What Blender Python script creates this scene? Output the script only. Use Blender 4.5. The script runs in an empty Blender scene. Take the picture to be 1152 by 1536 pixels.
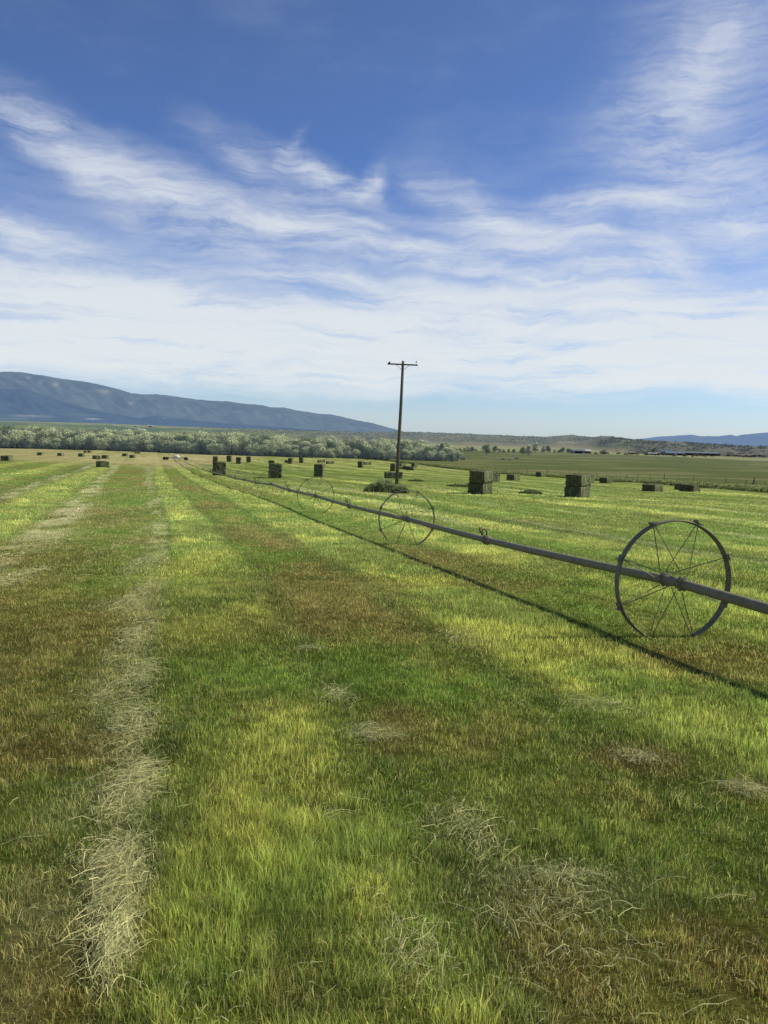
import bpy, bmesh, math, random
import numpy as np
from mathutils import Vector, Matrix
random.seed(7)
rng = np.random.default_rng(11)
scene = bpy.context.scene
COL = scene.collection
D2R = math.radians

# ------------------------------------------------------------------ camera
EYE = 2.05
FPX = 1200.0
PITCH = math.atan((768 - 645) / FPX)
ROLL = D2R(1.35)
F_ = Vector((0, math.cos(PITCH), -math.sin(PITCH)))
R0 = Vector((1, 0, 0)); U0 = R0.cross(F_)
R_ = R0 * math.cos(ROLL) + U0 * math.sin(ROLL)
U_ = U0 * math.cos(ROLL) - R0 * math.sin(ROLL)
cd = bpy.data.cameras.new("camera"); cam = bpy.data.objects.new("camera", cd); COL.objects.link(cam)
m = Matrix((R_, U_, -F_)).transposed().to_4x4(); m.translation = Vector((0, 0, EYE))
cam.matrix_world = m
cd.sensor_fit = 'VERTICAL'; cd.sensor_height = 36; cd.lens = 36 * FPX / 1536
cd.clip_start = 0.05; cd.clip_end = 60000
scene.camera = cam

def ray(px, py):
    return (R_ * ((px - 576) / FPX) + U_ * (-(py - 768) / FPX) + F_)
def azel(px, py):
    d = ray(px, py).normalized()
    return math.atan2(d.x, d.y), math.asin(d.z)
def az_of(px): return azel(px, 650)[0]

# ------------------------------------------------------------------ noise
def _hash(ix, iy, seed):
    h = (ix.astype(np.int64) * 374761393 + iy.astype(np.int64) * 668265263 + seed * 974634777) & 0xFFFFFFFF
    h = ((h ^ (h >> 13)) * 1274126177) & 0xFFFFFFFF
    return ((h ^ (h >> 16)) & 0xFFFFFF) / float(0xFFFFFF)
def vnoise(x, y, seed=0):
    x = np.asarray(x, float); y = np.asarray(y, float)
    x, y = np.broadcast_arrays(x, y)
    ix = np.floor(x); iy = np.floor(y); fx = x - ix; fy = y - iy
    fx = fx * fx * (3 - 2 * fx); fy = fy * fy * (3 - 2 * fy)
    a = _hash(ix, iy, seed); b = _hash(ix + 1, iy, seed); c = _hash(ix, iy + 1, seed); d = _hash(ix + 1, iy + 1, seed)
    return (a * (1 - fx) + b * fx) * (1 - fy) + (c * (1 - fx) + d * fx) * fy
def fbm(x, y, seed=0, octs=4, gain=0.5):
    x = np.asarray(x, float); y = np.asarray(y, float)
    s = 0; a = 1; t = 0
    for i in range(octs):
        s = s + a * vnoise(x * 2 ** i + 17.3 * i, y * 2 ** i - 9.1 * i, seed + i * 13); t += a; a *= gain
    return s / t
def sstep(a, b, x):
    t = np.clip((x - a) / (b - a), 0, 1); return t * t * (3 - 2 * t)
def band(x, a, b, w):
    return sstep(a - w, a + w, x) * (1 - sstep(b - w, b + w, x))

# ------------------------------------------------------------------ terrain
_Y = np.array([-50, 0, 10, 21, 33, 44, 58, 70, 107, 148, 198, 236, 300, 350, 500, 700, 900.])
_D = np.array([1.95, 2.05, 2.50, 3.03, 3.48, 3.88, 4.46, 4.97, 6.45, 8.05, 9.85, 10.75, 11.9, 12.6, 13.15, 13.2, 13.2])
_yy = np.arange(-50, 900, 1.0)
_dd = np.interp(_yy, _Y, _D)
_k = np.exp(-np.linspace(-2, 2, 13) ** 2); _k /= _k.sum()
_dd = np.convolve(np.pad(_dd, 6, mode='edge'), _k, mode='valid')
# pipe polyline (X as a function of Y), continued in both directions
PY = np.array([-60, 9.9, 21.5, 33.2, 44.9, 56.6, 234, 600.])
PX = np.array([3.65 + .26 * 69.9, 3.65, .62, -2.85, -6.35, -9.9, -61.2, -61.2 - .289 * 366])
def pipe_x(Y): return np.interp(Y, PY, PX)
# fence / ditch line
FY = np.array([-200, 105, 180, 300, 600.]); FX = np.array([115., 50, 34, 6, -64])
def fence_x(Y): return np.interp(Y, FY, FX)
# distant ridge line: pixel table -> azimuth, elevation
RIDGE = [(-500, 640), (-200, 628), (0, 631), (150, 635), (300, 641), (330, 642), (450, 645.5), (540, 648), (600, 648), (634, 648.5),
         (700, 650.5), (760, 653.5), (820, 654.8), (840, 653.3), (858, 652.2), (872, 654.5), (893, 655.8), (903, 653.8), (914, 654.3), (930, 657), (945, 659),
         (1000, 661.5), (1050, 664.5), (1100, 668), (1152, 669.5), (1400, 676), (1700, 690)]
_ra = np.array([azel(*p)[0] for p in RIDGE]); _re = np.array([azel(*p)[1] for p in RIDGE])
_r0p = [(-500, 560), (0, 560), (500, 600), (640, 800), (860, 820), (930, 640), (1152, 620), (1700, 600)]
_r1p = [(-500, 1500), (0, 1400), (500, 1300), (640, 1350), (860, 1250), (930, 950), (1152, 860), (1700, 800)]
def _tab(t, az): return np.interp(az, [az_of(p[0]) for p in t], [p[1] for p in t])
def height(X, Y, fine=True):
    X = np.asarray(X, float); Y = np.asarray(Y, float)
    r = np.hypot(X, Y); az = np.arctan2(X, Y)
    z = EYE - np.interp(Y, _yy, _dd)
    ang = np.clip((np.abs(az) - 0.9) / 0.6, 0, 1)
    # gentle undulation of the hay field
    und = (fbm(X / 14, Y / 22, 5, 3) - .5) * np.clip(r / 60, 0.1, 1) * .35
    und = und + (vnoise(X / 2.2, Y / 2.6, 8) - .5) * .035
    z = z + und * (1 - sstep(450, 560, r))
    crs = np.clip(-25 - X, 0, 42) * .028 - np.clip(X - 5, 0, 60) * .010
    z = z + crs * sstep(20, 80, Y) * (1 - sstep(240, 380, r))
    # grassy bank along the fence, shallow ditch before it
    f = (X - fence_x(Y)) * .975
    z = z + .55 * np.exp(-((f - .9) / 1.0) ** 2) * sstep(40, 80, Y) * (1 - sstep(360, 420, Y)) - .18 * np.exp(-((f + 1.0) / .7) ** 2) * (Y > 40)
    # pole mound
    z = z + .22 * np.exp(-(((X - POLE[0]) / 2.6) ** 2 + ((Y - POLE[1] + .8) / 1.6) ** 2))
    # bench and bluffs beyond the valley
    r0 = _tab(_r0p, az); r1 = _tab(_r1p, az)
    E = EYE + r1 * np.tan(np.interp(az, _ra, _re))
    t = sstep(0, 1, (r - r0) / (r1 - r0))
    gul = (fbm(az * 60, r / 90, 31, 4) - .5)
    base = np.where(r > 900, -11.15, z)
    zz = base * (1 - t) + E * t + gul * np.sin(np.pi * np.clip((r - r0) / (r1 - r0), 0, 1)) * 5.0
    el_back = np.tan(np.interp(az, _ra, _re))
    beyond = E - (r - r1) * .022 - 1.0 * sstep(0, 60, r - r1)
    beyond = np.maximum(beyond, -260)
    zz = np.where(r > r1, beyond, zz)
    w = sstep(-.05, .05, (Y > 0) * 1.0)
    return np.where((r > r0) & (Y > 0), zz, z)
POLE = (1.2, 78.0)
def hit(px, py, rmax=3000):
    d = ray(px, py)
    t = np.concatenate([np.linspace(1.5, 60, 1200), np.geomspace(60, rmax, 3500)])
    X = d.x * t; Y = d.y * t; Z = EYE + d.z * t
    g = Z - height(X, Y)
    i = np.argmax(g < 0)
    if g[i] >= 0: return None
    a = g[i - 1] / (g[i - 1] - g[i]) if i > 0 else 0
    tt = t[i - 1] + (t[i] - t[i - 1]) * a
    x, y = d.x * tt, d.y * tt
    return Vector((x, y, float(height(x, y))))
_p = hit(595, 726); POLE = (_p.x, _p.y)
def ground(x, y): return float(height(x, y))

# ------------------------------------------------------------------ colours
def lin(c):
    c = np.asarray(c, float) / 255.0
    return np.where(c <= .04045, c / 12.92, ((c + .055) / 1.055) ** 2.4)
C_BRIGHT = lin((170, 174, 80)); C_GREEN = lin((104, 128, 50)); C_OLIVE = lin((116, 118, 58)); C_BROWN = lin((134, 116, 64))
C_DARK = lin((82, 104, 52)); C_TAN = lin((176, 164, 118)); C_STRAW = lin((184, 178, 132)); C_RED = lin((134, 106, 70)); C_LIME = lin((130, 148, 68))
def mixc(a, b, t): return a + (b - a) * np.asarray(t)[..., None]
SPOTS = []   # (x, y, rx, ry, colour, strength)
for (px, py, w, h, c, s) in [(950, 1140, 70, 22, C_RED, .5), (600, 1085, 60, 22, C_RED, .6), (850, 1330, 120, 30, C_STRAW, .3), (815, 1395, 90, 45, C_BROWN, .5),
        (700, 1105, 120, 30, C_BROWN, .5), (590, 1120, 45, 25, C_BROWN, .4), (1130, 1190, 50, 20, C_BROWN, .5), (60, 1480, 120, 60, C_BROWN, .5),
        (120, 1130, 90, 30, C_BROWN, .6), (1060, 1440, 120, 60, C_BROWN, .7), (700, 1230, 60, 35, C_BROWN, .25), (870, 1460, 70, 50, C_RED, .55),
        (425, 1095, 60, 40, C_BRIGHT, .9), (300, 940, 60, 20, C_BRIGHT, .6), (290, 848, 50, 22, C_BRIGHT, .8), (555, 1345, 60, 50, C_BRIGHT, .8), (60, 1500, 100, 60, C_BROWN, .5),
        (640, 1490, 70, 45, C_BRIGHT, .4), (260, 1240, 60, 60, C_DARK, .6), (370, 1340, 110, 45, C_GREEN, .8), (300, 1470, 150, 60, C_GREEN, .8), (620, 1210, 90, 50, C_GREEN, .7), (440, 1480, 80, 60, C_OLIVE, .7), (330, 1000, 90, 22, C_GREEN, .7), (300, 900, 80, 12, C_GREEN, .7), (720, 1190, 150, 50, C_OLIVE, .5), (260, 1100, 20, 60, C_DARK, .5), (1060, 1085, 90, 25, C_BRIGHT, .7), (350, 1200, 60, 50, C_BRIGHT, .6), (480, 1190, 40, 30, C_BRIGHT, .6), (170, 1190, 40, 20, C_BROWN, .4),
        (1010, 990, 90, 22, C_BROWN, .55), (1150, 995, 60, 22, C_BROWN, .5)]:
    p = hit(px, py); q = hit(px, py - h); q2 = hit(px + w, py)
    SPOTS.append((p.x, p.y, abs(q2.x - p.x), abs(q.y - p.y), c, s))
def field_masks(X, Y):
    r = np.hypot(X, Y)
    v = (X - pipe_x(Y)) * .96 + 6.2
    warp = (fbm(X / 3.0, Y / 5.0, 41, 3) - .5) * .9
    # swaths on the left drift outwards as they recede
    left = np.clip(-v, 0, 3) / 3
    vl = v + left * np.clip((Y - 30) / 90, 0, 3) * 2.2
    vv = vl + warp * .55
    b = band(vv, .12, 1.45, .22) + band(vv, 3.55, 5.3, .25) * .9 + band(vv, 7.0, 8.6, .35) * .9
    b = b + band(vv, -6.3, -4.2, .4) + band(vv, -12.0, -9.6, .5) * .8 + band(vv, -17.5, -15.5, .6) * .8
    rr = vnoise(vv / 1.9 + .03 * Y, Y / 160, 77)
    right = sstep(8.8, 9.6, v)
    b = b * (1 - right) + right * sstep(.5, .75, rr + (fbm(X / 8, Y / 9, 78, 3) - .5) * .5)
    pat = fbm((v + 20) / 1.9, (Y + .2 * X) / 2.6, 51, 4)
    fl_ = .15 + .4 * sstep(10, 22, Y); b = b * (fl_ + (1 - fl_) * sstep(.42, .60, pat))
    return v, vv, b
def field_color(X, Y, detail=True):
    X = np.asarray(X, float); Y = np.asarray(Y, float)
    r = np.hypot(X, Y)
    v, vv, b = field_masks(X, Y)
    n1 = fbm(X / 1.3, Y / 1.6, 61, 4); n2 = fbm(X / 4.2 + 3, Y / 6 + 8, 62, 4); n3 = fbm(X / .5, Y / .55, 63, 3)
    c = mixc(C_GREEN, C_OLIVE, sstep(.35, .65, n2) * (1 - .55 * sstep(8.5, 10, v)))
    brown = band(vv, 1.6, 3.1, .35) + band(vv, -3.2, -.5, .3) * .8 + band(vv, 5.5, 7.1, .3) * .6 + sstep(8.8, 9.6, v) * .12
    c = mixc(c, C_BROWN, np.clip(brown * sstep(.40, .66, n1 * .5 + n3 * .3 + n2 * .2) * .55, 0, 1))
    dk = band(vv, 3.1, 3.55, .2) * .32 + band(vv, 1.45, 1.75, .15) * .35 + band(vv, -.05, .12, .06) * .6 + band(vv, -8.2, -6.6, .4) * .5
    dk = dk + sstep(9, 10, v) * sstep(.56, .8, vnoise(vv / 1.9 + 5.5 + .03 * Y, Y / 160, 83)) * .65
    c = mixc(c, C_DARK, np.clip(dk, 0, 1))
    c = mixc(c, mixc(np.broadcast_to(C_LIME, c.shape), C_BRIGHT, sstep(.38, .6, n1)), np.clip(b, 0, 1) * .92)
    # chaff windrows
    ch = band(vv, -.5, .02, .1) * sstep(.42, .62, fbm(X / .5, Y / 1.3, 71, 3)) * (.22 + .2 * sstep(8, 16, Y))
    ch = ch + band(vv, -3.9, -2.9, .25) * sstep(.35, .6, fbm(X / .9, Y / 2.0, 72, 3)) * .7
    ch = ch + band(vv, -7.4, -6.6, .3) * .6 * sstep(.3, .6, fbm(X, Y / 3.0, 73, 3)) + sstep(8.6, 9.2, v) * sstep(.6, .75, fbm(vv / .9, Y / 12, 74, 3)) * .3
    c = mixc(c, C_STRAW, np.clip(ch, 0, 1))
    for (sx, sy, rx, ry, cc, st) in SPOTS:
        mk = (np.abs(X - sx) < rx * 2.6) & (np.abs(Y - sy) < ry * 2.6)
        if not mk.any(): continue
        dd = ((X[mk] - sx) / rx) ** 2 + ((Y[mk] - sy) / ry) ** 2 + (n3[mk] - .5) * 2.6
        c[mk] = mixc(c[mk], cc, np.clip(np.exp(-dd) * 1.2, 0, 1) * st)
    # dry tan ground at the far left end of the field and along the tree line
    q = sstep(.0, 1, (Y - 105 + (fbm(X / 25, Y / 25, 81, 3) - .5) * 60) / 60) * sstep(0, 1, (-28 - X) / 14 + (pipe_x(Y) - X) / 40)
    q = np.maximum(q, .5 * sstep(0, 1, (Y - 190 + (fbm(X / 20, Y / 25, 82, 3) - .5) * 60) / 60) * .55 * sstep(-.6, .6, (X - pipe_x(Y)) / 30))
    tan = mixc(np.broadcast_to(C_TAN, c.shape), lin((150, 140, 84)), fbm(X / 5, Y / 14, 85, 4))
    q = q * (.45 + .55 * sstep(.35, .6, fbm(X / 6, Y / 18, 87, 4)))
    c = mixc(c, tan, np.clip(q, 0, .85))
    c = c * (.62 + .76 * n3)[..., None]
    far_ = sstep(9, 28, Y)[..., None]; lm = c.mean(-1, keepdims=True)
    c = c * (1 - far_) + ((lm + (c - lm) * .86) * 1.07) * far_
    # ditch side
    f = (X - fence_x(Y)) * .975
    bank = np.exp(-((f - .9) / 1.3) ** 2)
    c = mixc(c, lin((132, 142, 92)), np.clip(bank * 1.1, 0, 1))
    c = mixc(c, lin((44, 60, 32)), np.clip(np.exp(-((f + .7) / .8) ** 2) * 1.2, 0, 1) * (Y > 60))  # dark ditch line, its shade painted into the ground colour below the bank
    # next field: dark uniform green
    other = sstep(2.2, 3.2, f)
    g2 = mixc(lin((90, 100, 64)) * np.ones_like(c), lin((114, 116, 80)), sstep(.45, .7, fbm(X / 30, Y / 12, 91, 4)))
    g2 = mixc(g2, lin((118, 116, 78)), sstep(0, 1, (f - 2) / 10) * (1 - sstep(0, 1, (f - 6) / 30)) * sstep(.4, .7, fbm(X / 10, Y / 6, 93, 3)) * .7)
    g2 = g2 * (.9 + .2 * fbm(X / 3, Y / 2, 92, 3))[..., None]
    c = mixc(c, g2, other)
    # pasture
    az = np.arctan2(X, Y)
    yfar = np.interp(az, [az_of(600), az_of(700), az_of(850), az_of(1000), az_of(1152)], [430, 560, 590, 560, 520.])
    ps = sstep(0, 1, (r - yfar) / 14) * (r > 330)
    tanp = mixc(lin((128, 134, 92)) * np.ones_like(c), lin((146, 144, 106)), fbm(X / 12, Y / 30, 95, 3))
    c = mixc(c, tanp, ps)
    # valley floor under and behind the trees, then bench and bluffs
    r0 = _tab(_r0p, az); r1 = _tab(_r1p, az)
    tb = np.clip((r - r0) / (r1 - r0), 0, 1.3)
    lefty = 1 - sstep(az_of(330), az_of(520), az)
    hillc = mixc(lin((106, 104, 82)) * np.ones_like(c), lin((88, 94, 76)), sstep(.35, .65, fbm(az * 50, r / 70, 96, 4)))
    hillc = mixc(hillc, lin((152, 138, 108)), sstep(.58, .75, fbm(az * 30 + 5, r / 60, 97, 4)) * .45 * (1 - sstep(az_of(860), az_of(960), az)))
    rp = sstep(0, 1, (az - az_of(930)) / .06)
    hillc = mixc(hillc, lin((100, 96, 84)), rp * .8)
    bench = mixc(lin((118, 124, 70)) * np.ones_like(c), lin((78, 96, 60)), sstep(.45, .65, fbm(az * 14, r / 120, 98, 4)))
    bench = mixc(bench, lin((128, 128, 78)), sstep(.6, .95, tb) * .8)
    hc = mixc(hillc, bench, lefty)
    hc = mixc(hc, lin((140, 130, 100)), band(tb, .02, .2, .05) * (1 - lefty) * (1 - rp) * .55)
    c = mixc(c, hc, sstep(-.02, .02, (r - r0) / (r1 - r0)) * (r > 330))
    fu = ((Y < 420) & (Y > 300)) * sstep(0, 8, fence_x(Y) - X) * 0
    return np.clip(c, 0, 1)

# ------------------------------------------------------------------ mesh helpers
def np_mesh(name, V, faces_idx, sizes, smooth=False):
    me = bpy.data.meshes.new(name)
    me.vertices.add(len(V)); me.vertices.foreach_set('co', np.ascontiguousarray(V, np.float32).ravel())
    me.loops.add(len(faces_idx)); me.loops.foreach_set('vertex_index', np.ascontiguousarray(faces_idx, np.int32))
    me.polygons.add(len(sizes))
    st = np.concatenate([[0], np.cumsum(sizes)[:-1]]).astype(np.int32)
    me.polygons.foreach_set('loop_start', st)
    me.polygons.foreach_set('use_smooth', np.full(len(sizes), smooth, bool))
    me.update(calc_edges=True)
    return me
def set_col(me, cols, name='tint'):
    a = me.color_attributes.new(name, 'FLOAT_COLOR', 'POINT')
    c4 = np.ones((len(cols), 4), np.float32); c4[:, :3] = cols
    a.data.foreach_set('color', c4.ravel())
def set_float(me, vals, name):
    a = me.attributes.new(name, 'FLOAT', 'POINT'); a.data.foreach_set('value', np.asarray(vals, np.float32))
def link(name, me, mat=None, parent=None, **props):
    o = bpy.data.objects.new(name, me); COL.objects.link(o)
    if mat is not None and me is not None and not me.materials: me.materials.append(mat)
    if parent is not None: o.parent = parent
    for k, v in props.items(): o[k] = v
    return o
def tag(o, label, cat, group=None):
    o['label'] = label; o['category'] = cat
    if group: o['group'] = group
    return o
def bm_obj(name, bm, mat, parent=None, smooth=False):
    me = bpy.data.meshes.new(name); bm.to_mesh(me); bm.free()
    if smooth:
        for p in me.polygons: p.use_smooth = True
    return link(name, me, mat, parent)
def add_tube(bm, pts, rad, seg=10, cap=True):
    """tube along points; rad scalar or list"""
    pts = [Vector(p) for p in pts]; n = len(pts)
    if not hasattr(rad, '__len__'): rad = [rad] * n
    rings = []
    for i, p in enumerate(pts):
        d = (pts[min(i + 1, n - 1)] - pts[max(i - 1, 0)]).normalized()
        a = Vector((0, 0, 1)) if abs(d.z) < .9 else Vector((0, 1, 0))
        x = d.cross(a).normalized(); y = d.cross(x).normalized()
        rings.append([bm.verts.new(p + (x * math.cos(2 * math.pi * k / seg) + y * math.sin(2 * math.pi * k / seg)) * rad[i]) for k in range(seg)])
    for i in range(n - 1):
        for k in range(seg):
            bm.faces.new((rings[i][k], rings[i][(k + 1) % seg], rings[i + 1][(k + 1) % seg], rings[i + 1][k]))
    if cap:
        bm.faces.new(rings[0][::-1]); bm.faces.new(rings[-1])
def add_box(bm, c, s, rot=None):
    M = Matrix.Translation(Vector(c)) @ (rot.to_4x4() if rot else Matrix.Identity(4)) @ Matrix.Diagonal((s[0], s[1], s[2], 1))
    bmesh.ops.create_cube(bm, size=1, matrix=M)

# ------------------------------------------------------------------ materials
def new_mat(name):
    mt = bpy.data.materials.new(name); mt.use_nodes = True
    nt = mt.node_tree; nt.nodes.clear()
    out = nt.nodes.new('ShaderNodeOutputMaterial')
    return mt, nt, out
def N(nt, typ, **kw):
    n = nt.nodes.new(typ)
    for k, v in kw.items():
        if k.startswith('i_'):
            key = k[2:]
            key = int(key) if key.isdigit() else key.replace('_', ' ')
            n.inputs[key].default_value = v
        else: setattr(n, k, v)
    return n
def noise_mat(name, c1, c2, scale=5, rough=.85, bump=.2, detail=6, stretch=(1, 1, 1), metal=0, c3=None, spec=.3):
    mt, nt, out = new_mat(name)
    L = nt.links.new
    tc = N(nt, 'ShaderNodeTexCoord'); mp = N(nt, 'ShaderNodeMapping'); mp.inputs['Scale'].default_value = stretch
    L(tc.outputs['Object'], mp.inputs['Vector'])
    no = N(nt, 'ShaderNodeTexNoise'); no.inputs['Scale'].default_value = scale; no.inputs['Detail'].default_value = detail; no.inputs['Roughness'].default_value = .65
    L(mp.outputs[0], no.inputs['Vector'])
    cr = N(nt, 'ShaderNodeValToRGB')
    cr.color_ramp.elements[0].position = .35; cr.color_ramp.elements[0].color = (*c1, 1)
    cr.color_ramp.elements[1].position = .65; cr.color_ramp.elements[1].color = (*c2, 1)
    if c3 is not None:
        e = cr.color_ramp.elements.new(.75); e.color = (*c3, 1)
    L(no.outputs['Fac'], cr.inputs['Fac'])
    b = N(nt, 'ShaderNodeBsdfPrincipled'); b.inputs['Roughness'].default_value = rough; b.inputs['Metallic'].default_value = metal
    b.inputs['Specular IOR Level'].default_value = spec
    L(cr.outputs[0], b.inputs['Base Color'])
    if bump:
        bp = N(nt, 'ShaderNodeBump'); bp.inputs['Strength'].default_value = bump; bp.inputs['Distance'].default_value = .05
        L(no.outputs['Fac'], bp.inputs['Height']); L(bp.outputs[0], b.inputs['Normal'])
    L(b.outputs[0], out.inputs['Surface'])
    return mt
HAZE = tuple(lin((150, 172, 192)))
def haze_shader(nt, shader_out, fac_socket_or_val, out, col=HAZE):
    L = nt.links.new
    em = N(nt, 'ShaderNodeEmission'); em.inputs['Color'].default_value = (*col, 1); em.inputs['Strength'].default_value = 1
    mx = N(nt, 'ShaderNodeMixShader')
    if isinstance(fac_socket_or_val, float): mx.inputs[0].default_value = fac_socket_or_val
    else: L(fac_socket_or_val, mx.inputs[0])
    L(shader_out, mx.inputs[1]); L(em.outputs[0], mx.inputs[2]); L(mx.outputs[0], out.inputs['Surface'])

# ground
def ground_material():
    mt, nt, out = new_mat('grass ground'); L = nt.links.new
    at = N(nt, 'ShaderNodeAttribute', attribute_name='tint'); hz = N(nt, 'ShaderNodeAttribute', attribute_name='haze')
    geo = N(nt, 'ShaderNodeNewGeometry')
    n1 = N(nt, 'ShaderNodeTexNoise', i_Scale=14.0, i_Detail=12.0, i_Roughness=.8); L(geo.outputs['Position'], n1.inputs['Vector'])
    n2 = N(nt, 'ShaderNodeTexNoise', i_Scale=1.1, i_Detail=10.0, i_Roughness=.75); L(geo.outputs['Position'], n2.inputs['Vector'])
    r1 = N(nt, 'ShaderNodeMapRange', i_1=.3, i_2=.7, i_3=.35, i_4=1.6); L(n1.outputs['Fac'], r1.inputs[0])
    r2 = N(nt, 'ShaderNodeMapRange', i_1=.3, i_2=.7, i_3=.72, i_4=1.28); L(n2.outputs['Fac'], r2.inputs[0])
    mu = N(nt, 'ShaderNodeMath', operation='MULTIPLY'); L(r1.outputs[0], mu.inputs[0]); L(r2.outputs[0], mu.inputs[1])
    vm = N(nt, 'ShaderNodeVectorMath', operation='SCALE'); L(at.outputs['Color'], vm.inputs[0]); L(mu.outputs[0], vm.inputs['Scale'])
    df = N(nt, 'ShaderNodeBsdfDiffuse'); L(vm.outputs[0], df.inputs['Color'])
    bp = N(nt, 'ShaderNodeBump', i_Strength=.5, i_Distance=.08); L(n1.outputs['Fac'], bp.inputs['Height']); L(bp.outputs[0], df.inputs['Normal'])
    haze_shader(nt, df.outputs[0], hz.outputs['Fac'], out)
    return mt
def leafy_material(name, attr='tint', trans=.45, gain=1.0, haze=0.0):
    mt, nt, out = new_mat(name); L = nt.links.new
    at = N(nt, 'ShaderNodeAttribute', attribute_name=attr)
    vm = N(nt, 'ShaderNodeVectorMath', operation='SCALE'); vm.inputs['Scale'].default_value = gain; L(at.outputs['Color'], vm.inputs[0])
    df = N(nt, 'ShaderNodeBsdfDiffuse'); tr = N(nt, 'ShaderNodeBsdfTranslucent')
    L(vm.outputs[0], df.inputs['Color']); L(vm.outputs[0], tr.inputs['Color'])
    mx = N(nt, 'ShaderNodeMixShader'); mx.inputs[0].default_value = trans
    L(df.outputs[0], mx.inputs[1]); L(tr.outputs[0], mx.inputs[2])
    if haze > 0: haze_shader(nt, mx.outputs[0], haze, out)
    else: L(mx.outputs[0], out.inputs['Surface'])
    return mt
M_GROUND = ground_material()
M_BLADE = leafy_material('grass blades', gain=1.95, trans=.5)
M_STRAW = leafy_material('dry hay stalks', gain=1.0, trans=.3)
M_STEEL = noise_mat('galvanised steel weathered', (.16, .145, .085), (.235, .215, .135), scale=9, rough=.6, bump=.08, metal=.0, spec=.35)
M_RIM = noise_mat('dull wheel steel', (.11, .10, .06), (.20, .185, .12), scale=20, rough=.55, bump=.1, metal=.0)
M_WOOD = noise_mat('weathered pole wood', (.075, .066, .05), (.17, .15, .115), scale=8, rough=.9, bump=.4, stretch=(6, 6, .5))
M_BARK = noise_mat('bark', (.05, .045, .04), (.12, .105, .09), scale=4, rough=.95, bump=.5)
M_CERAMIC = noise_mat('insulator glaze', (.06, .05, .045), (.1, .08, .07), scale=5, rough=.3, bump=0)
M_ENGINE = noise_mat('pale engine cover', (.62, .62, .58), (.75, .75, .7), scale=5, rough=.5, bump=.05)
M_TYRE = noise_mat('rubber', (.015, .015, .015), (.03, .03, .03), scale=10, rough=.8, bump=.1)
M_CATTLE = noise_mat('dark cattle hide', (.02, .014, .01), (.06, .035, .022), scale=1.2, rough=.8, bump=0)

def bale_material():
    mt, nt, out = new_mat('pressed hay'); L = nt.links.new
    tc = N(nt, 'ShaderNodeTexCoord')
    # flakes: bands along the bale length, irregular
    mp = N(nt, 'ShaderNodeMapping'); mp.inputs['Scale'].default_value = (.6, 9, .6); L(tc.outputs['Object'], mp.inputs['Vector'])
    n1 = N(nt, 'ShaderNodeTexNoise', i_Scale=1.6, i_Detail=5.0, i_Roughness=.7); L(mp.outputs[0], n1.inputs['Vector'])
    mp2 = N(nt, 'ShaderNodeMapping'); mp2.inputs['Scale'].default_value = (14, 14, 30); L(tc.outputs['Object'], mp2.inputs['Vector'])
    n2 = N(nt, 'ShaderNodeTexNoise', i_Scale=1.5, i_Detail=6.0, i_Roughness=.8); L(mp2.outputs[0], n2.inputs['Vector'])
    cr = N(nt, 'ShaderNodeValToRGB'); e = cr.color_ramp.elements
    e[0].position = .36; e[0].color = (*lin((54, 62, 46)), 1); e[1].position = .56; e[1].color = (*lin((98, 104, 76)), 1)
    x = e.new(.66); x.color = (*lin((160, 160, 128)), 1)
    L(n1.outputs['Fac'], cr.inputs['Fac'])
    r = N(nt, 'ShaderNodeMapRange', i_1=.3, i_2=.7, i_3=.55, i_4=1.3); L(n2.outputs['Fac'], r.inputs[0])
    oi = N(nt, 'ShaderNodeObjectInfo'); r3 = N(nt, 'ShaderNodeMapRange', i_1=0., i_2=1., i_3=.8, i_4=1.15); L(oi.outputs['Random'], r3.inputs[0])
    mm = N(nt, 'ShaderNodeMath', operation='MULTIPLY'); L(r.outputs[0], mm.inputs[0]); L(r3.outputs[0], mm.inputs[1])
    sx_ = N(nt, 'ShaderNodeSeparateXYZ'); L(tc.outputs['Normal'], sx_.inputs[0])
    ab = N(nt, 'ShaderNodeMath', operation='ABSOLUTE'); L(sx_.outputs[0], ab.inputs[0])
    r4 = N(nt, 'ShaderNodeMapRange', i_1=.4, i_2=.8, i_3=.9, i_4=1.4); L(ab.outputs[0], r4.inputs[0])  # sunlight painted in: long sides get a lighter colour than ends and top
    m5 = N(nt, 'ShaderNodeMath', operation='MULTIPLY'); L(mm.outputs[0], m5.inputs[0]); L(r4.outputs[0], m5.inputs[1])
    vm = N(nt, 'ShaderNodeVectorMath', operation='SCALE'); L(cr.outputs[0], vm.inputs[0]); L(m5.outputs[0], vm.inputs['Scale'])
    df = N(nt, 'ShaderNodeBsdfDiffuse'); L(vm.outputs[0], df.inputs['Color'])
    ad = N(nt, 'ShaderNodeMath', operation='ADD'); L(n1.outputs['Fac'], ad.inputs[0]); L(n2.outputs['Fac'], ad.inputs[1])
    bp = N(nt, 'ShaderNodeBump', i_Strength=.8, i_Distance=.06); L(ad.outputs[0], bp.inputs['Height']); L(bp.outputs[0], df.inputs['Normal'])
    L(df.outputs[0], out.inputs['Surface'])
    return mt
M_BALE = bale_material()

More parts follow.
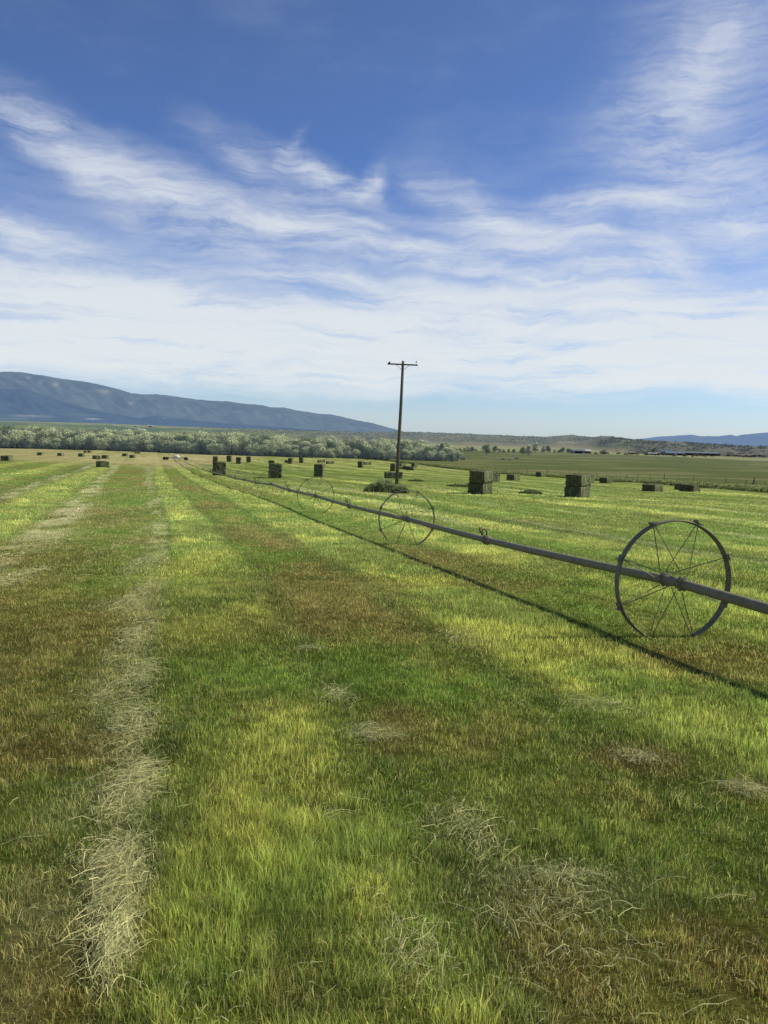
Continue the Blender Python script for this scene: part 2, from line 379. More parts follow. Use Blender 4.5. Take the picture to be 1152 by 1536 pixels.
# ------------------------------------------------------------------ GROUND sheet
def build_ground():
    azd = np.linspace(-D2R(31), D2R(31), 660)
    azl = np.linspace(-math.pi, -D2R(31), 50)[:-1]; azr = np.linspace(D2R(31), math.pi, 50)[1:]
    az = np.concatenate([azl, azd, azr])
    r = np.concatenate([[0.02, .8], np.geomspace(1.4, 700, 760), np.geomspace(705, 26000, 170)])
    A, R = np.meshgrid(az, r)
    X = np.sin(A) * R; Y = np.cos(A) * R
    Z = height(X, Y)
    nr, na = X.shape
    V = np.stack([X, Y, Z], -1).reshape(-1, 3)
    i = np.arange(nr - 1)[:, None] * na + np.arange(na - 1)[None, :]
    F = np.stack([i, i + 1, i + na + 1, i + na], -1)[:, :, ::-1].reshape(-1)
    me = np_mesh('field_ground', V, F, np.full((nr - 1) * (na - 1), 4), True)
    c = field_color(X.ravel(), Y.ravel())
    rr = R.ravel()
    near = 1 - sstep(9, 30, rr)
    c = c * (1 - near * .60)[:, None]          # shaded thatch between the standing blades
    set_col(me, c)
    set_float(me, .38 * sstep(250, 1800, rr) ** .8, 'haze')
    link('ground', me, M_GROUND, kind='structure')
build_ground()

# ------------------------------------------------------------------ GRASS blades
def blade_points(y0, y1, dens):
    """uniform random points in the visible wedge between two distances"""
    hw = .62
    A = (y1 * y1 - y0 * y0) * hw
    n = int(A * dens)
    Y = np.sqrt(rng.uniform(y0 * y0, y1 * y1, n)); X = rng.uniform(-1, 1, n) * Y * hw
    return X, Y
def make_blades(name, zones):
    Vs, Fs, Ss, Cs = [], [], [], []; off = 0
    for (y0, y1, dens, wid, hscale, seg) in zones:
        X, Y = blade_points(y0, y1, dens)
        v, vv, b = field_masks(X, Y)
        f = (X - fence_x(Y))
        cl = fbm(X / .16, Y / .16, 201, 2); cl2 = fbm(X / .7, Y / .9, 202, 3)
        bare = np.zeros(len(X))
        for (sx, sy, rx, ry, cc, st) in SPOTS:
            if cc is C_STRAW or cc is C_RED:
                bare = np.maximum(bare, np.exp(-((X - sx) / rx) ** 2 - ((Y - sy) / ry) ** 2) * st)
        keep = (rng.uniform(0, 1, len(X)) < np.clip(.5 + 1.0 * sstep(.36, .60, cl * .7 + cl2 * .3), 0, 1)) & (f < 0) & (rng.uniform(0, 1, len(X)) > bare * .3)
        X, Y, b, cl, cl2, vv, bare = X[keep], Y[keep], b[keep], cl[keep], cl2[keep], vv[keep], bare[keep]
        n = len(X); Z = height(X, Y)
        c = field_color(X, Y)
        u = rng.uniform(0, 1, n)
        lum = c.sum(1, keepdims=True)
        dry = (u < .20 + .25 * (1 - np.clip(b, 0, 1)) * sstep(.4, .65, fbm(X / 1.3, Y / 1.6, 61, 4)) + bare * .4)
        c = np.where(dry[:, None], mixc(c, lin((172, 156, 98)) * rng.uniform(.4, 1.05, n)[:, None], np.full(n, .7)), c)
        grn = (u > .72)
        c = np.where(grn[:, None], mixc(c, C_GREEN * rng.uniform(.6, 1.2, n)[:, None], np.full(n, .6)), c)
        c = np.clip(c, .004, 1) * (rng.uniform(.40, 1.0, n) ** 1.8 * 2.35)[:, None] * (.80 + .20 * sstep(3, 12, Y))[:, None]
        lum = c.mean(1, keepdims=True); c = np.clip(lum + (c - lum) * .94, 0, 1)
        H = (.022 + .026 * np.clip(b, 0, 1) * sstep(.3, .7, cl2 + .1) + .02 * cl) * rng.uniform(.55, 1.5, n) * hscale
        H = H * (1 - .55 * bare) * (1 + 1.0 * sstep(.62, .78, fbm(X / .11, Y / .11, 209, 2))) * (.8 + .4 * vnoise(X / .35, Y / .35, 210))
        hv = vnoise(X / .12, Y / .12, 211)[:, None]; c = c * (.75 + .5 * hv) * np.array([1.0, 1.0, 1.0]) + (hv - .5) * np.array([.03, .0, .0])
        flat = rng.uniform(0, 1, n) < .26
        ll = H.copy(); H = np.where(flat, H * .25, H)
        c = np.where(flat[:, None], mixc(c * .7, C_STRAW * rng.uniform(.25, .7, n)[:, None], np.full(n, .6)), c)
        W = wid * rng.uniform(.6, 1.3, n)
        th = rng.uniform(0, 2 * np.pi, n); ln = rng.uniform(.05, .6, n) * np.where(dry, 1.4, 1)
        ln = np.where(flat, 1.0, ln); dx = np.cos(th) * ll * ln; dy = np.sin(th) * ll * ln
        ph = rng.uniform(0, np.pi, n); wx = np.cos(ph) * W / 2; wy = np.sin(ph) * W / 2
        P = np.stack([X, Y, Z - .004], -1)
        if seg == 2:
            v0 = P + np.stack([-wx, -wy, 0 * wx], -1); v1 = P + np.stack([wx, wy, 0 * wx], -1)
            mid = P + np.stack([dx * .3, dy * .3, H * .58], -1)
            v2 = mid + np.stack([wx, wy, 0 * wx], -1) * .75; v3 = mid - np.stack([wx, wy, 0 * wx], -1) * .75
            v4 = P + np.stack([dx, dy, H], -1)
            V = np.stack([v0, v1, v2, v3, v4], 1).reshape(-1, 3)
            base = off + np.arange(n)[:, None] * 5
            Fs.append((base + np.array([[0, 1, 2, 3, 3, 2, 4]])).ravel()); Ss.append(np.tile([4, 3], n))
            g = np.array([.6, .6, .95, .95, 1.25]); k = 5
        else:
            v0 = P + np.stack([-wx, -wy, 0 * wx], -1); v1 = P + np.stack([wx, wy, 0 * wx], -1); v2 = P + np.stack([dx, dy, H], -1)
            V = np.stack([v0, v1, v2], 1).reshape(-1, 3)
            Fs.append((off + np.arange(n)[:, None] * 3 + np.array([[0, 1, 2]])).ravel()); Ss.append(np.full(n, 3))
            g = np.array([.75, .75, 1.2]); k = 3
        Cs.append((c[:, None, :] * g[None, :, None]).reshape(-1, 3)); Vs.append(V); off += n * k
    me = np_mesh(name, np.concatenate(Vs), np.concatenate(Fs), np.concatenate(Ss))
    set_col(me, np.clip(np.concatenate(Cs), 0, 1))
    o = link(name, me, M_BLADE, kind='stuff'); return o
g = make_blades('mown_grass', [
    (2.1, 4.5, 12500, .0028, 1.05, 2), (4.5, 8, 6500, .0038, 1.0, 2), (8, 14, 3000, .006, 1.0, 1), (14, 26, 900, .012, 1.0, 1), (26, 48, 260, .024, 1.05, 1), (48, 90, 60, .05, 1.1, 1)])
tag(g, 'short mown grass stubble in yellow green and olive stripes over the hay field', 'grass')

# ------------------------------------------------------------------ loose hay strands
def make_strands(name, items, label):
    Vs, Fs, Ss, Cs = [], [], [], []; off = 0
    for (cx, cy, rx, ry, n, lift, L0, ang, spread, wid) in [q for it in items for q in ((it,) if it[4] < 20 else (it[:4] + (int(it[4] * .8),) + it[5:], it[:2] + (it[2] * 1.35, it[3] * 1.25, int(it[4] * 2.2), .01, it[6] * .3, it[7], 1.6, it[9] * .9)))]:
        qy = rng.normal(0, ry * .62, n); X = cx + rng.normal(0, rx * .72, n) - .16 * qy; Y = cy + qy
        n_k = rng.uniform(0, 1, n)
        Ln = L0 * rng.uniform(.2, 1.0, n)
        a = ang + rng.normal(0, spread, n)
        cur = rng.normal(0, .16, n)
        d = np.exp(-((X - cx) / rx / 1.2) ** 2 - ((Y - cy) / ry / 1.4) ** 2)
        Zb = height(X, Y) + .018 + rng.uniform(0, 1, n) * lift * d + .012 * rng.uniform(0, 1, n)
        tilt = rng.normal(0, .16, n)
        pts = []
        for k in range(4):
            t = (k / 3 - .5)
            aa = a + cur * t
            px = X + np.cos(aa) * Ln * t; py = Y + np.sin(aa) * Ln * t
            pz = np.maximum(Zb + tilt * Ln * t + .03 * (1 - (2 * t) ** 2) * rng.uniform(0, 1, n), height(px, py) + .008)
            pts.append(np.stack([px, py, pz], -1))
        nx = -np.sin(a); ny = np.cos(a); w = wid * rng.uniform(.35, .8, n) / 2
        tw = rng.uniform(-.5, 1, n)
        W = np.stack([nx * w, ny * w, w * tw], -1)
        V = np.stack([p + s * W * q for p, q in zip(pts, (1, 1, .9, .4)) for s in (-1, 1)], 1).reshape(-1, 3)
        base = off + np.arange(n)[:, None] * 8
        Fs.append((base + np.array([[0, 1, 3, 2, 2, 3, 5, 4, 4, 5, 7, 6]])).ravel()); Ss.append(np.full(n * 3, 4))
        c0 = mixc(np.tile(lin((230, 222, 166)), (n, 1)), lin((168, 174, 116)), rng.uniform(0, 1, n)) * rng.uniform(.45, 1.3, n)[:, None]
        Cs.append(np.repeat(c0, 8, 0)); Vs.append(V); off += n * 8
    me = np_mesh(name, np.concatenate(Vs), np.concatenate(Fs), np.concatenate(Ss))
    set_col(me, np.clip(np.concatenate(Cs), 0, 1))
    return tag(link(name, me, M_STRAW, kind='stuff'), label, 'hay')
def hp(px, py): p = hit(px, py); return p.x, p.y
def clump(px, py, wpx, hpx, n, lift=.05, L0=.22, ang=1.2, spread=.7, wid=.0035):
    p = hit(px, py); q = hit(px + wpx, py); s = hit(px, py - hpx)
    return (p.x, p.y, abs(q.x - p.x), abs(s.y - p.y), n, lift, L0, ang, spread, wid)
items = [clump(176, 1345, 27, 50, 400, .035, .28, 1.45, .6), clump(172, 1425, 18, 38, 260, .05, .25, 1.6, .5), clump(165, 1295, 35, 25, 170, .03, .22, .8, .6),
         clump(205, 1175, 26, 24, 330, .05, .25, .6, .5), clump(180, 1215, 30, 20, 150, .03, .22, 1.2, .7),
         clump(200, 1090, 26, 26, 260, .05, .24, .5, .8), clump(160, 1050, 40, 20, 160, .02, .2, .3, .7), clump(212, 1015, 18, 18, 170, .05, .25, .4, .6),
         clump(205, 955, 18, 20, 280, .05, .27, .6, .7, .0045), clump(185, 910, 25, 10, 220, .04, .25, .4, .8, .0045), clump(215, 890, 12, 18, 220, .04, .25, .5, .8, .005),
         clump(205, 850, 16, 18, 260, .04, .3, .4, .9, .006), clump(212, 800, 12, 25, 300, .04, .3, .4, .9, .008), clump(218, 760, 10, 18, 250, .04, .35, .4, .9, .012),
         clump(700, 1240, 40, 28, 150, .03, .22, 1.0, .9), clump(715, 1280, 30, 20, 60, .03, .2, 1.2, .9), clump(560, 1105, 30, 9, 160, .03, .2, .2, .6), clump(500, 1045, 18, 10, 90, .03, .22, .5, .6),
         clump(900, 1060, 40, 14, 150, .02, .2, -.2, .7), clump(1125, 1190, 25, 12, 110, .03, .25, -.4, .7), clump(840, 1320, 50, 12, 130, .02, .16, .4, 1.2), clump(860, 1370, 60, 25, 70, .02, .15, .4, 1.3), clump(770, 1385, 50, 25, 60, .02, .16, .4, 1.3),
         clump(960, 1140, 30, 10, 120, .01, .15, .2, 1.2), clump(60, 820, 30, 20, 500, .04, .3, .6, .9, .009), clump(20, 870, 22, 18, 350, .04, .3, .6, .9, .008), clump(105, 780, 22, 20, 450, .04, .35, .6, .9, .011), clump(135, 745, 15, 15, 300, .04, .4, .6, .9, .015),
         clump(700, 960, 30, 12, 100, .02, .22, .2, .8, .005), clump(460, 975, 18, 4, 30, .02, .3, .2, .2), clump(620, 1430, 40, 50, 120, .03, .2, 1.3, .8), clump(900, 1440, 90, 50, 90, .02, .14, .4, 1.3)]
WP = [(168, 1480), (176, 1345), (185, 1260), (203, 1175), (198, 1090), (210, 1015), (205, 955), (214, 890), (208, 850), (213, 800), (219, 760), (224, 730)]
for k in range(48):     # thin broken windrow between the clumps
    q = k / 47 * (len(WP) - 1); a = min(int(q), len(WP) - 2); f_ = q - a
    px = WP[a][0] * (1 - f_) + WP[a + 1][0] * f_; py = WP[a][1] * (1 - f_) + WP[a + 1][1] * f_
    items.append(clump(px + random.gauss(0, 4), py, 10 + (py - 700) * .03, 6 + (py - 700) * .025, random.choice([8, 14, 26, 40]), .015, .24, random.choice([.5, 1.2, 1.6]), .7, .003 + .9 / (py - 650) * .1))
for k in range(60):     # stray stalks
    px = random.uniform(0, 1152); py = random.uniform(900, 1520)
    items.append(clump(px, py, 30, 12, random.choice([1, 1, 2, 3]), .01, .26, random.uniform(-.3, 1.2), .3, .003))
for k in range(160):
    px = random.uniform(0, 1152); py = random.uniform(880, 1530)
    items.append(clump(px, py, 60, 30, 10, .005, .10, .8, 1.2, .0028))
make_strands('loose_hay', items, 'pale cut hay stalks lying loose in a windrow and stray tufts on the stubble')

# ------------------------------------------------------------------ bank of tall grass along the fence
def tuft_mesh(name, pts, mat, cA, cB, hmin, hmax, wid, nper, spread, seed=0, **props):
    n = len(pts) * nper
    P = np.repeat(np.asarray(pts, float), nper, 0)[:, :2] + rng.normal(0, spread, (n, 2))
    Z = height(P[:, 0], P[:, 1])
    H = rng.uniform(hmin, hmax, n); th = rng.uniform(0, 6.283, n); ln = rng.uniform(.05, .6, n)
    ph = rng.uniform(0, np.pi, n)
    W = np.stack([np.cos(ph), np.sin(ph), 0 * ph], -1) * (wid * rng.uniform(.6, 1.3, n))[:, None]
    B = np.stack([P[:, 0], P[:, 1], Z - .03], -1)
    T = B + np.stack([np.cos(th) * ln * H, np.sin(th) * ln * H, H], -1)
    V = np.stack([B - W, B + W, T], 1).reshape(-1, 3)
    me = np_mesh(name, V, np.arange(n * 3), np.full(n, 3))
    c = mixc(np.tile(cA, (n, 1)), cB, rng.uniform(0, 1, n)) * rng.uniform(.6, 1.25, n)[:, None]
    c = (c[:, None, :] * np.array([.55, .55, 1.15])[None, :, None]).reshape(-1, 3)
    set_col(me, np.clip(c, 0, 1))
    return link(name, me, mat)
bp = []
for y in np.arange(92, 330, .55):
    for k in range(3):
        bp.append((fence_x(y) + random.gauss(1.0, .75), y + random.uniform(-.3, .3)))
o = tuft_mesh('bank_grass', bp, M_BLADE, lin((104, 118, 70)), lin((140, 142, 94)), .15, .42, .08, 8, .25); o['kind'] = 'stuff'
tag(o, 'tall uncut grass on the low bank along the fence line', 'grass')

# ------------------------------------------------------------------ weeds (tufted shrubs in the field)
def weed(px, py, w, h, label, n=700, name='weed_clump', dark=1.0):
    p = hit(px, py)
    root = bpy.data.objects.new(name, None); COL.objects.link(root); root.location = p
    tag(root, label, 'weeds')
    # stems and leaves
    V = []; C = []; n_ = n
    u = rng.uniform(0, 1, n_); th = rng.uniform(0, 6.283, n_)
    rad = np.sqrt(u); X = np.cos(th) * rad * w / 2; Y = np.sin(th) * rad * w * .35
    top = h * (1 - rad ** 2 * .7) * (.25 + 1.2 * fbm(X * 3 + px, Y * 3, 5, 3))
    Z = rng.uniform(.05, 1, n_) ** .7 * top
    sz = rng.uniform(.05, .13, n_) * (1 + .3 * w / 4)
    a = rng.normal(0, 1, (n_, 3)); a /= np.linalg.norm(a, axis=1, keepdims=True); b2 = rng.normal(0, 1, (n_, 3)); b2 = np.cross(a, b2); b2 /= np.linalg.norm(b2, axis=1, keepdims=True)
    P = np.stack([X, Y, Z], -1)
    V = np.stack([P - a * sz[:, None] * .35, P + a * sz[:, None] * .35, P + b2 * sz[:, None] * 1.3], 1).reshape(-1, 3)
    me = np_mesh('foliage', V, np.arange(n_ * 3), np.full(n_, 3))
    hh = np.clip(Z / h, 0, 1)
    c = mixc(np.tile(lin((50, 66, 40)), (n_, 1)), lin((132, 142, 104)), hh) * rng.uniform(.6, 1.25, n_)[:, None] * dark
    set_col(me, np.repeat(c, 3, 0)); link('foliage', me, M_BLADE, root)
    ns = int(n / 6); th2 = rng.uniform(0, 6.283, ns); q2 = np.sqrt(rng.uniform(0, 1, ns)) * 1.1
    bx_ = np.cos(th2) * q2 * w / 2; by_ = np.sin(th2) * q2 * w * .36
    bh = h * rng.uniform(.35, 1.25, ns) * (1.15 - q2 * .7); ox = rng.normal(0, .16, ns) * bh; oy = rng.normal(0, .16, ns) * bh
    o0 = np.zeros(ns); wv = np.full(ns, .018 + .004 * w)
    V2 = np.stack([np.stack([bx_ - wv, by_, o0 - .05], -1), np.stack([bx_ + wv, by_, o0 - .05], -1), np.stack([bx_ + ox, by_ + oy, bh], -1)], 1).reshape(-1, 3)
    m2 = np_mesh('grass_blades', V2, np.arange(ns * 3), np.full(ns, 3))
    c2 = mixc(np.tile(lin((84, 100, 56)), (ns, 1)), lin((150, 150, 108)), rng.uniform(0, 1, ns)) * dark
    set_col(m2, np.repeat(c2, 3, 0)); link('tall_grass', m2, M_BLADE, root)['kind'] = 'stuff'
    bm = bmesh.new()
    for k in range(int(14 + w * 6)):
        a_ = random.uniform(0, 6.283); q = math.sqrt(random.random()) * .8
        x, y = math.cos(a_) * q * w / 2, math.sin(a_) * q * w * .35
        add_tube(bm, [(x, y, -.05), (x + random.gauss(0, .05), y, h * (1 - q * q * .7) * .6), (x + random.gauss(0, .12), y, h * (1 - q * q * .7) * 1.05)], [.012, .009, .004], 4, False)
    bm_obj('stem', bm, M_BARK, root)['kind'] = 'stuff'
    return root
weed(574, 738, 2.6, .95, 'big grey green weed clump at the foot of the leaning wooden pole', 4200)
weed(600, 740, 1.2, .7, 'small weed tuft just right of the pole foot', 1200)
weed(624, 722, 1.8, .3, 'low dark weed patch right behind the wooden pole', 1000, dark=.8)
weed(690, 730, 2.6, .3, 'low dark weed patch left of the tall bale stack', 900, dark=.7)
weed(796, 741, 1.9, .4, 'dark weed tuft between the two tall bale stacks', 900, dark=.7)

# ------------------------------------------------------------------ bales
def bale_mesh(seed):
    L_, W_, H_ = 2.35, 1.2, .88
    bm = bmesh.new(); bmesh.ops.create_cube(bm, size=1)
    bmesh.ops.bevel(bm, geom=bm.edges[:], offset=.055, segments=2, affect='EDGES', profile=.6)
    bm2 = bmesh.new()
    nx, ny, nz = 14, 34, 10
    bm.free(); bm = bm2
    def face_grid(o, u, v, nu, nv):
        vs = [[bm.verts.new(o + u * (i / nu) + v * (j / nv)) for j in range(nv + 1)] for i in range(nu + 1)]
        for i in range(nu):
            for j in range(nv): bm.faces.new((vs[i][j], vs[i + 1][j], vs[i + 1][j + 1], vs[i][j + 1]))
    x, y, z = Vector((W_, 0, 0)), Vector((0, L_, 0)), Vector((0, 0, H_)); o = Vector((-W_ / 2, -L_ / 2, 0))
    face_grid(o, x, z, nx, nz); face_grid(o + y, z, x, nz, nx)
    face_grid(o, z, y, nz, ny); face_grid(o + x, y, z, ny, nz)
    face_grid(o, y, x, ny, nx); face_grid(o + z, x, y, nx, ny)
    bmesh.ops.remove_doubles(bm, verts=bm.verts, dist=1e-4)
    V = np.array([v.co[:] for v in bm.verts])
    # rounded box
    r = .09; half = np.array([W_ / 2, L_ / 2, H_ / 2]); c = np.array([0, 0, H_ / 2]); q = V - c
    inner = np.clip(q, -(half - r), half - r); d = q - inner; ln = np.linalg.norm(d, axis=1, keepdims=True)
    q = inner + d / np.maximum(ln, 1e-6) * np.minimum(ln, r)
    # flake ridges along the length, sag, roughness; twine grooves on top and bottom edges
    fl = (vnoise(q[:, 1] * 9 + seed, q[:, 2] * .8, seed) - .5) * .07
    ru = (fbm(q[:, 0] * 7 + q[:, 2] * 5, q[:, 1] * 7 + q[:, 2] * 3, seed + 3, 3) - .5) * .12
    nrm = q / half; side = np.sign(nrm) * (np.abs(nrm) > .88)
    q = q + side * (fl + ru)[:, None]
    for gx in (-.42, -.14, .14, .42):
        gr = np.exp(-((q[:, 0] - gx) / .035) ** 2) * ((np.abs(nrm[:, 1]) > .85) | (np.abs(nrm[:, 2]) > .85))
        q = q - side * (gr * .03)[:, None]
    q[:, 0] += (vnoise(q[:, 2] * 1.3, q[:, 1] * .4, seed + 9) - .5) * .10
    q[:, 2] = np.maximum(q[:, 2] + H_ / 2, 0)
    for v, p in zip(bm.verts, q): v.co = p
    me = bpy.data.meshes.new('hay_bale'); bm.to_mesh(me); bm.free()
    for p in me.polygons: p.use_smooth = True
    me.materials.append(M_BALE)
    # twine as strings round the length
    tb = bmesh.new()
    for gx in (-.42, -.14, .14, .42):
        h2 = H_ + .004; l2 = L_ / 2 + .004
        pts = [(gx, -l2, .06), (gx, -l2, H_ - .07), (gx, -l2 + .07, h2), (gx, l2 - .07, h2), (gx, l2, H_ - .07), (gx, l2, .06)]
        add_tube(tb, pts, .007, 4, False)
    tw = bpy.data.meshes.new('twine'); tb.to_mesh(tw); tb.free(); tw.materials.append(M_TWINE)
    return me, tw
M_TWINE = noise_mat('twine', (.25, .2, .12), (.32, .27, .17), scale=8, rough=.8, bump=0)
BALES = [bale_mesh(s) for s in (3, 14, 25, 36)]
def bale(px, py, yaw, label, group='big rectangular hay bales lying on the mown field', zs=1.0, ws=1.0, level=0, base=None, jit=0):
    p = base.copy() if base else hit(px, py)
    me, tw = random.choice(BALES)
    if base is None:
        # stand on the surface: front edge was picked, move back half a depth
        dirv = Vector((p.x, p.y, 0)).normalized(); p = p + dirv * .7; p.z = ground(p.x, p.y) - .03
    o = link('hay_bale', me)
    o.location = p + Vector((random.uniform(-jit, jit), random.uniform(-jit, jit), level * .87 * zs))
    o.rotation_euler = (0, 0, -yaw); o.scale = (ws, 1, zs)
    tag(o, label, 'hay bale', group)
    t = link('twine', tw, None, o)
    return p
def stack(px, py, yaw, where, n=2, zs=1.0, ws=1.0):
    names = ['bottom', 'top'] if n == 2 else ['bottom', 'middle', 'top']
    b = bale(px, py, yaw, 'hay bale, %s of the %s' % (names[0], where), 'bales stacked two high on the field', zs, ws)
    for k in range(1, n):
        bale(0, 0, yaw + random.uniform(-.05, .05), 'hay bale, %s of the %s' % (names[k], where), 'bales stacked two high on the field', zs, ws, level=k, base=b, jit=.06)
# left part of the field: singles, sunlit end to the right
def yr(px, extra): return az_of(px) + D2R(extra)
LEFT = [(10, 691.5, 14, 'single bale farthest left, in front of the tree belt'), (61, 683, 16, 'small single bale, second from the left edge on the dry ground'),
        (91, 684, 16, 'small single bale, third from the left edge on the dry ground'), (122, 685, 14, 'small single bale, fourth from the left on the dry ground'),
        (129, 679, 20, 'tiny bale at the foot of the trees, left one of a close pair'), (134.5, 679, 20, 'tiny bale at the foot of the trees, right one of a close pair'),
        (144.5, 689, -17, 'dark bale just behind and left of the nearest left bale'), (158, 688, 14, 'dark bale just behind and right of the nearest left bale'),
        (154, 701, -17, 'nearest single bale of the left field, ending a yellow green strip'),
        (187.5, 684.5, 14, 'small bale right of the left group, the farther of two'), (199, 687, 14, 'small bale right of the left group, the nearer of two')]
for (px, py, ex, lb) in LEFT: bale(px, py, yr(px, ex), lb)
bale(206, 680.5, D2R(70), 'tiny bale lying broadside against the foot of the trees')
MID = [(328.5, 713, -14, 'pale streaked stack behind the wheel line'), (323, 695, 0, 'far stack right behind the pale streaked stack'),
       (344, 692.8, 8, 'small far stack, first right of the pale streaked stack'), (358, 695.8, 4, 'small far stack, middle one of three'), (373.3, 693.7, 4, 'small far stack, third right of the pale streaked stack'),
       (412.5, 717, -10, 'streaked stack seen through the second farthest clear wheel'), (407, 702, 0, 'stack hidden half behind the streaked stack'),
       (436, 695.8, 12, 'small double stack in front of the trees'), (452, 694.6, 6, 'small far stack left of the stack above the wheel'),
       (479, 715, 6, 'stack standing right above a wheel rim, left of the pole'), (541, 701.5, 10, 'small far stack left of the wooden pole')]
for (px, py, ex, lb) in MID: stack(px, py, yr(px, ex), lb)
bale(431, 694.5, yr(431, -10), 'dark single bale peeping out beside the small double stack')
bale(482, 694, D2R(60), 'low single bale behind the stack above the wheel rim')
bale(495, 696, D2R(60), 'low single bale right of the stack above the wheel rim')
bale(551, 697.3, D2R(60), 'low tiny bale right of the small far stack')
stack(590.5, 707, yr(590, 14), 'far stack half hidden by the wooden pole', zs=1.05)
bale(590.5, 717.6, D2R(78), 'single bale lying broadside behind the pole, in front of the far stack')
bale(601.5, 704, D2R(60), 'low bale touching the right side of the far stack behind the pole')
bale(603, 699, D2R(40), 'tiny bale behind the low bale right of the pole')
bale(609.5, 704, yr(609, 20), 'left bale of a row of three right of the pole'); bale(614.2, 705, yr(609, 20), 'middle bale of a row of three right of the pole'); bale(619.2, 705.6, yr(609, 20), 'right bale of a row of three right of the pole')
bale(622, 700, yr(622, 30), 'tall far bale standing near the ditch end', zs=1.3)
stack(720, 741.3, yr(720, 17), 'tall stack in the open field right of the pole', zs=1.02, ws=1.0)
bale(735, 722, D2R(60), 'bale whose end shows behind the tall stack right of the pole', zs=1.4)
bale(770, 720.3, yr(770, 24), 'single streaked bale between the two tall stacks')
bale(810, 715.3, yr(810, 17), 'squarish bale near the ditch between the tall stacks', zs=1.2)
stack(865.5, 746, yr(866, 17), 'tall stack farthest right in the field', zs=.97)
bale(880, 725, yr(880, 30), 'bale behind the right hand tall stack', zs=1.5)
bale(909, 724.6, yr(909, 22), 'single bale just right of the right hand tall stack')
bale(978.5, 737, yr(978, 20), 'single bale second from the right edge of the field', zs=.88, ws=1.2)
bale(1035.5, 737.6, yr(1035, 20), 'nearer bale of the pair farthest right in the field', zs=.9, ws=1.25)
bale(1022, 735, yr(1022, 10), 'bale peeping out behind the farthest right bale', zs=.9)

# ------------------------------------------------------------------ utility pole
pb = hit(595, 726)
pole = bpy.data.objects.new('utility_pole', None); COL.objects.link(pole); pole.location = pb
tag(pole, 'weathered wooden utility pole with a crossarm, leaning right in the hay field', 'utility pole')
s = (pb - Vector((0, 0, EYE))).length / FPX
Hp = 182 * s
bm = bmesh.new(); add_tube(bm, [(0, 0, -.5), (0, 0, Hp * .3), (.015, 0, Hp * .65), (0, 0, Hp)], [.17, .16, .14, .12], 16); bm_obj('pole', bm, M_WOOD, pole, True)
bm = bmesh.new(); add_box(bm, (0, -.16, Hp - .33), (2.72, .10, .13)); ca = bm_obj('crossarm', bm, M_WOOD, pole)
for sx in (-1, 1):
    bm = bmesh.new(); add_tube(bm, [(sx * .62, -.17, Hp - .36), (sx * .1, -.14, Hp - .8)], .018, 6); bm_obj('brace', bm, M_RIM, pole)
    bm = bmesh.new()
    x = sx * 1.22
    if sx > 0: add_tube(bm, [(x, -.16, Hp - .27), (x, -.16, Hp - .1), (x, -.16, Hp - .09), (x, -.16, Hp - .04), (x, -.16, Hp + .0), (x, -.16, Hp + .04)], [.012, .012, .05, .065, .05, .02], 10)
    else: add_tube(bm, [(x - .02, -.16, Hp - .27), (x - .02, -.16, Hp - .26), (x, -.16, Hp - .2), (x + .02, -.16, Hp - .14), (x + .03, -.16, Hp - .1)], [.1, .1, .07, .06, .03], 10)
    bm_obj('insulator', bm, M_CERAMIC, pole, True)
bm = bmesh.new(); add_box(bm, (-1.36, -.16, Hp - .33), (.05, .16, .2)); bm_obj('bracket', bm, M_RIM, pole)
pole.rotation_euler = (D2R(0), D2R(1.55), D2R(-4))

# ------------------------------------------------------------------ wheel line
wl = bpy.data.objects.new('irrigation_wheel_line', None); COL.objects.link(wl)
p0 = Vector((3.65, 9.9, ground(3.65, 9.9))); wl.location = p0
tag(wl, 'grey steel irrigation wheel line with spoked wheels crossing the mown field', 'irrigation line')
WR = .778
wy = [9.9, 21.5, 33.2, 44.9, 56.6]; y = 56.6
while y < 222: y += 11.7; wy.append(y)
nodes = []
for y in wy: x = float(pipe_x(y)); nodes.append(Vector((x, y, ground(x, y) + WR - .075)))
xs = float(pipe_x(-1.5)); start = Vector((xs, -1.5, nodes[0].z + (nodes[0].z - nodes[1].z) * .55))
pts = [start] + nodes
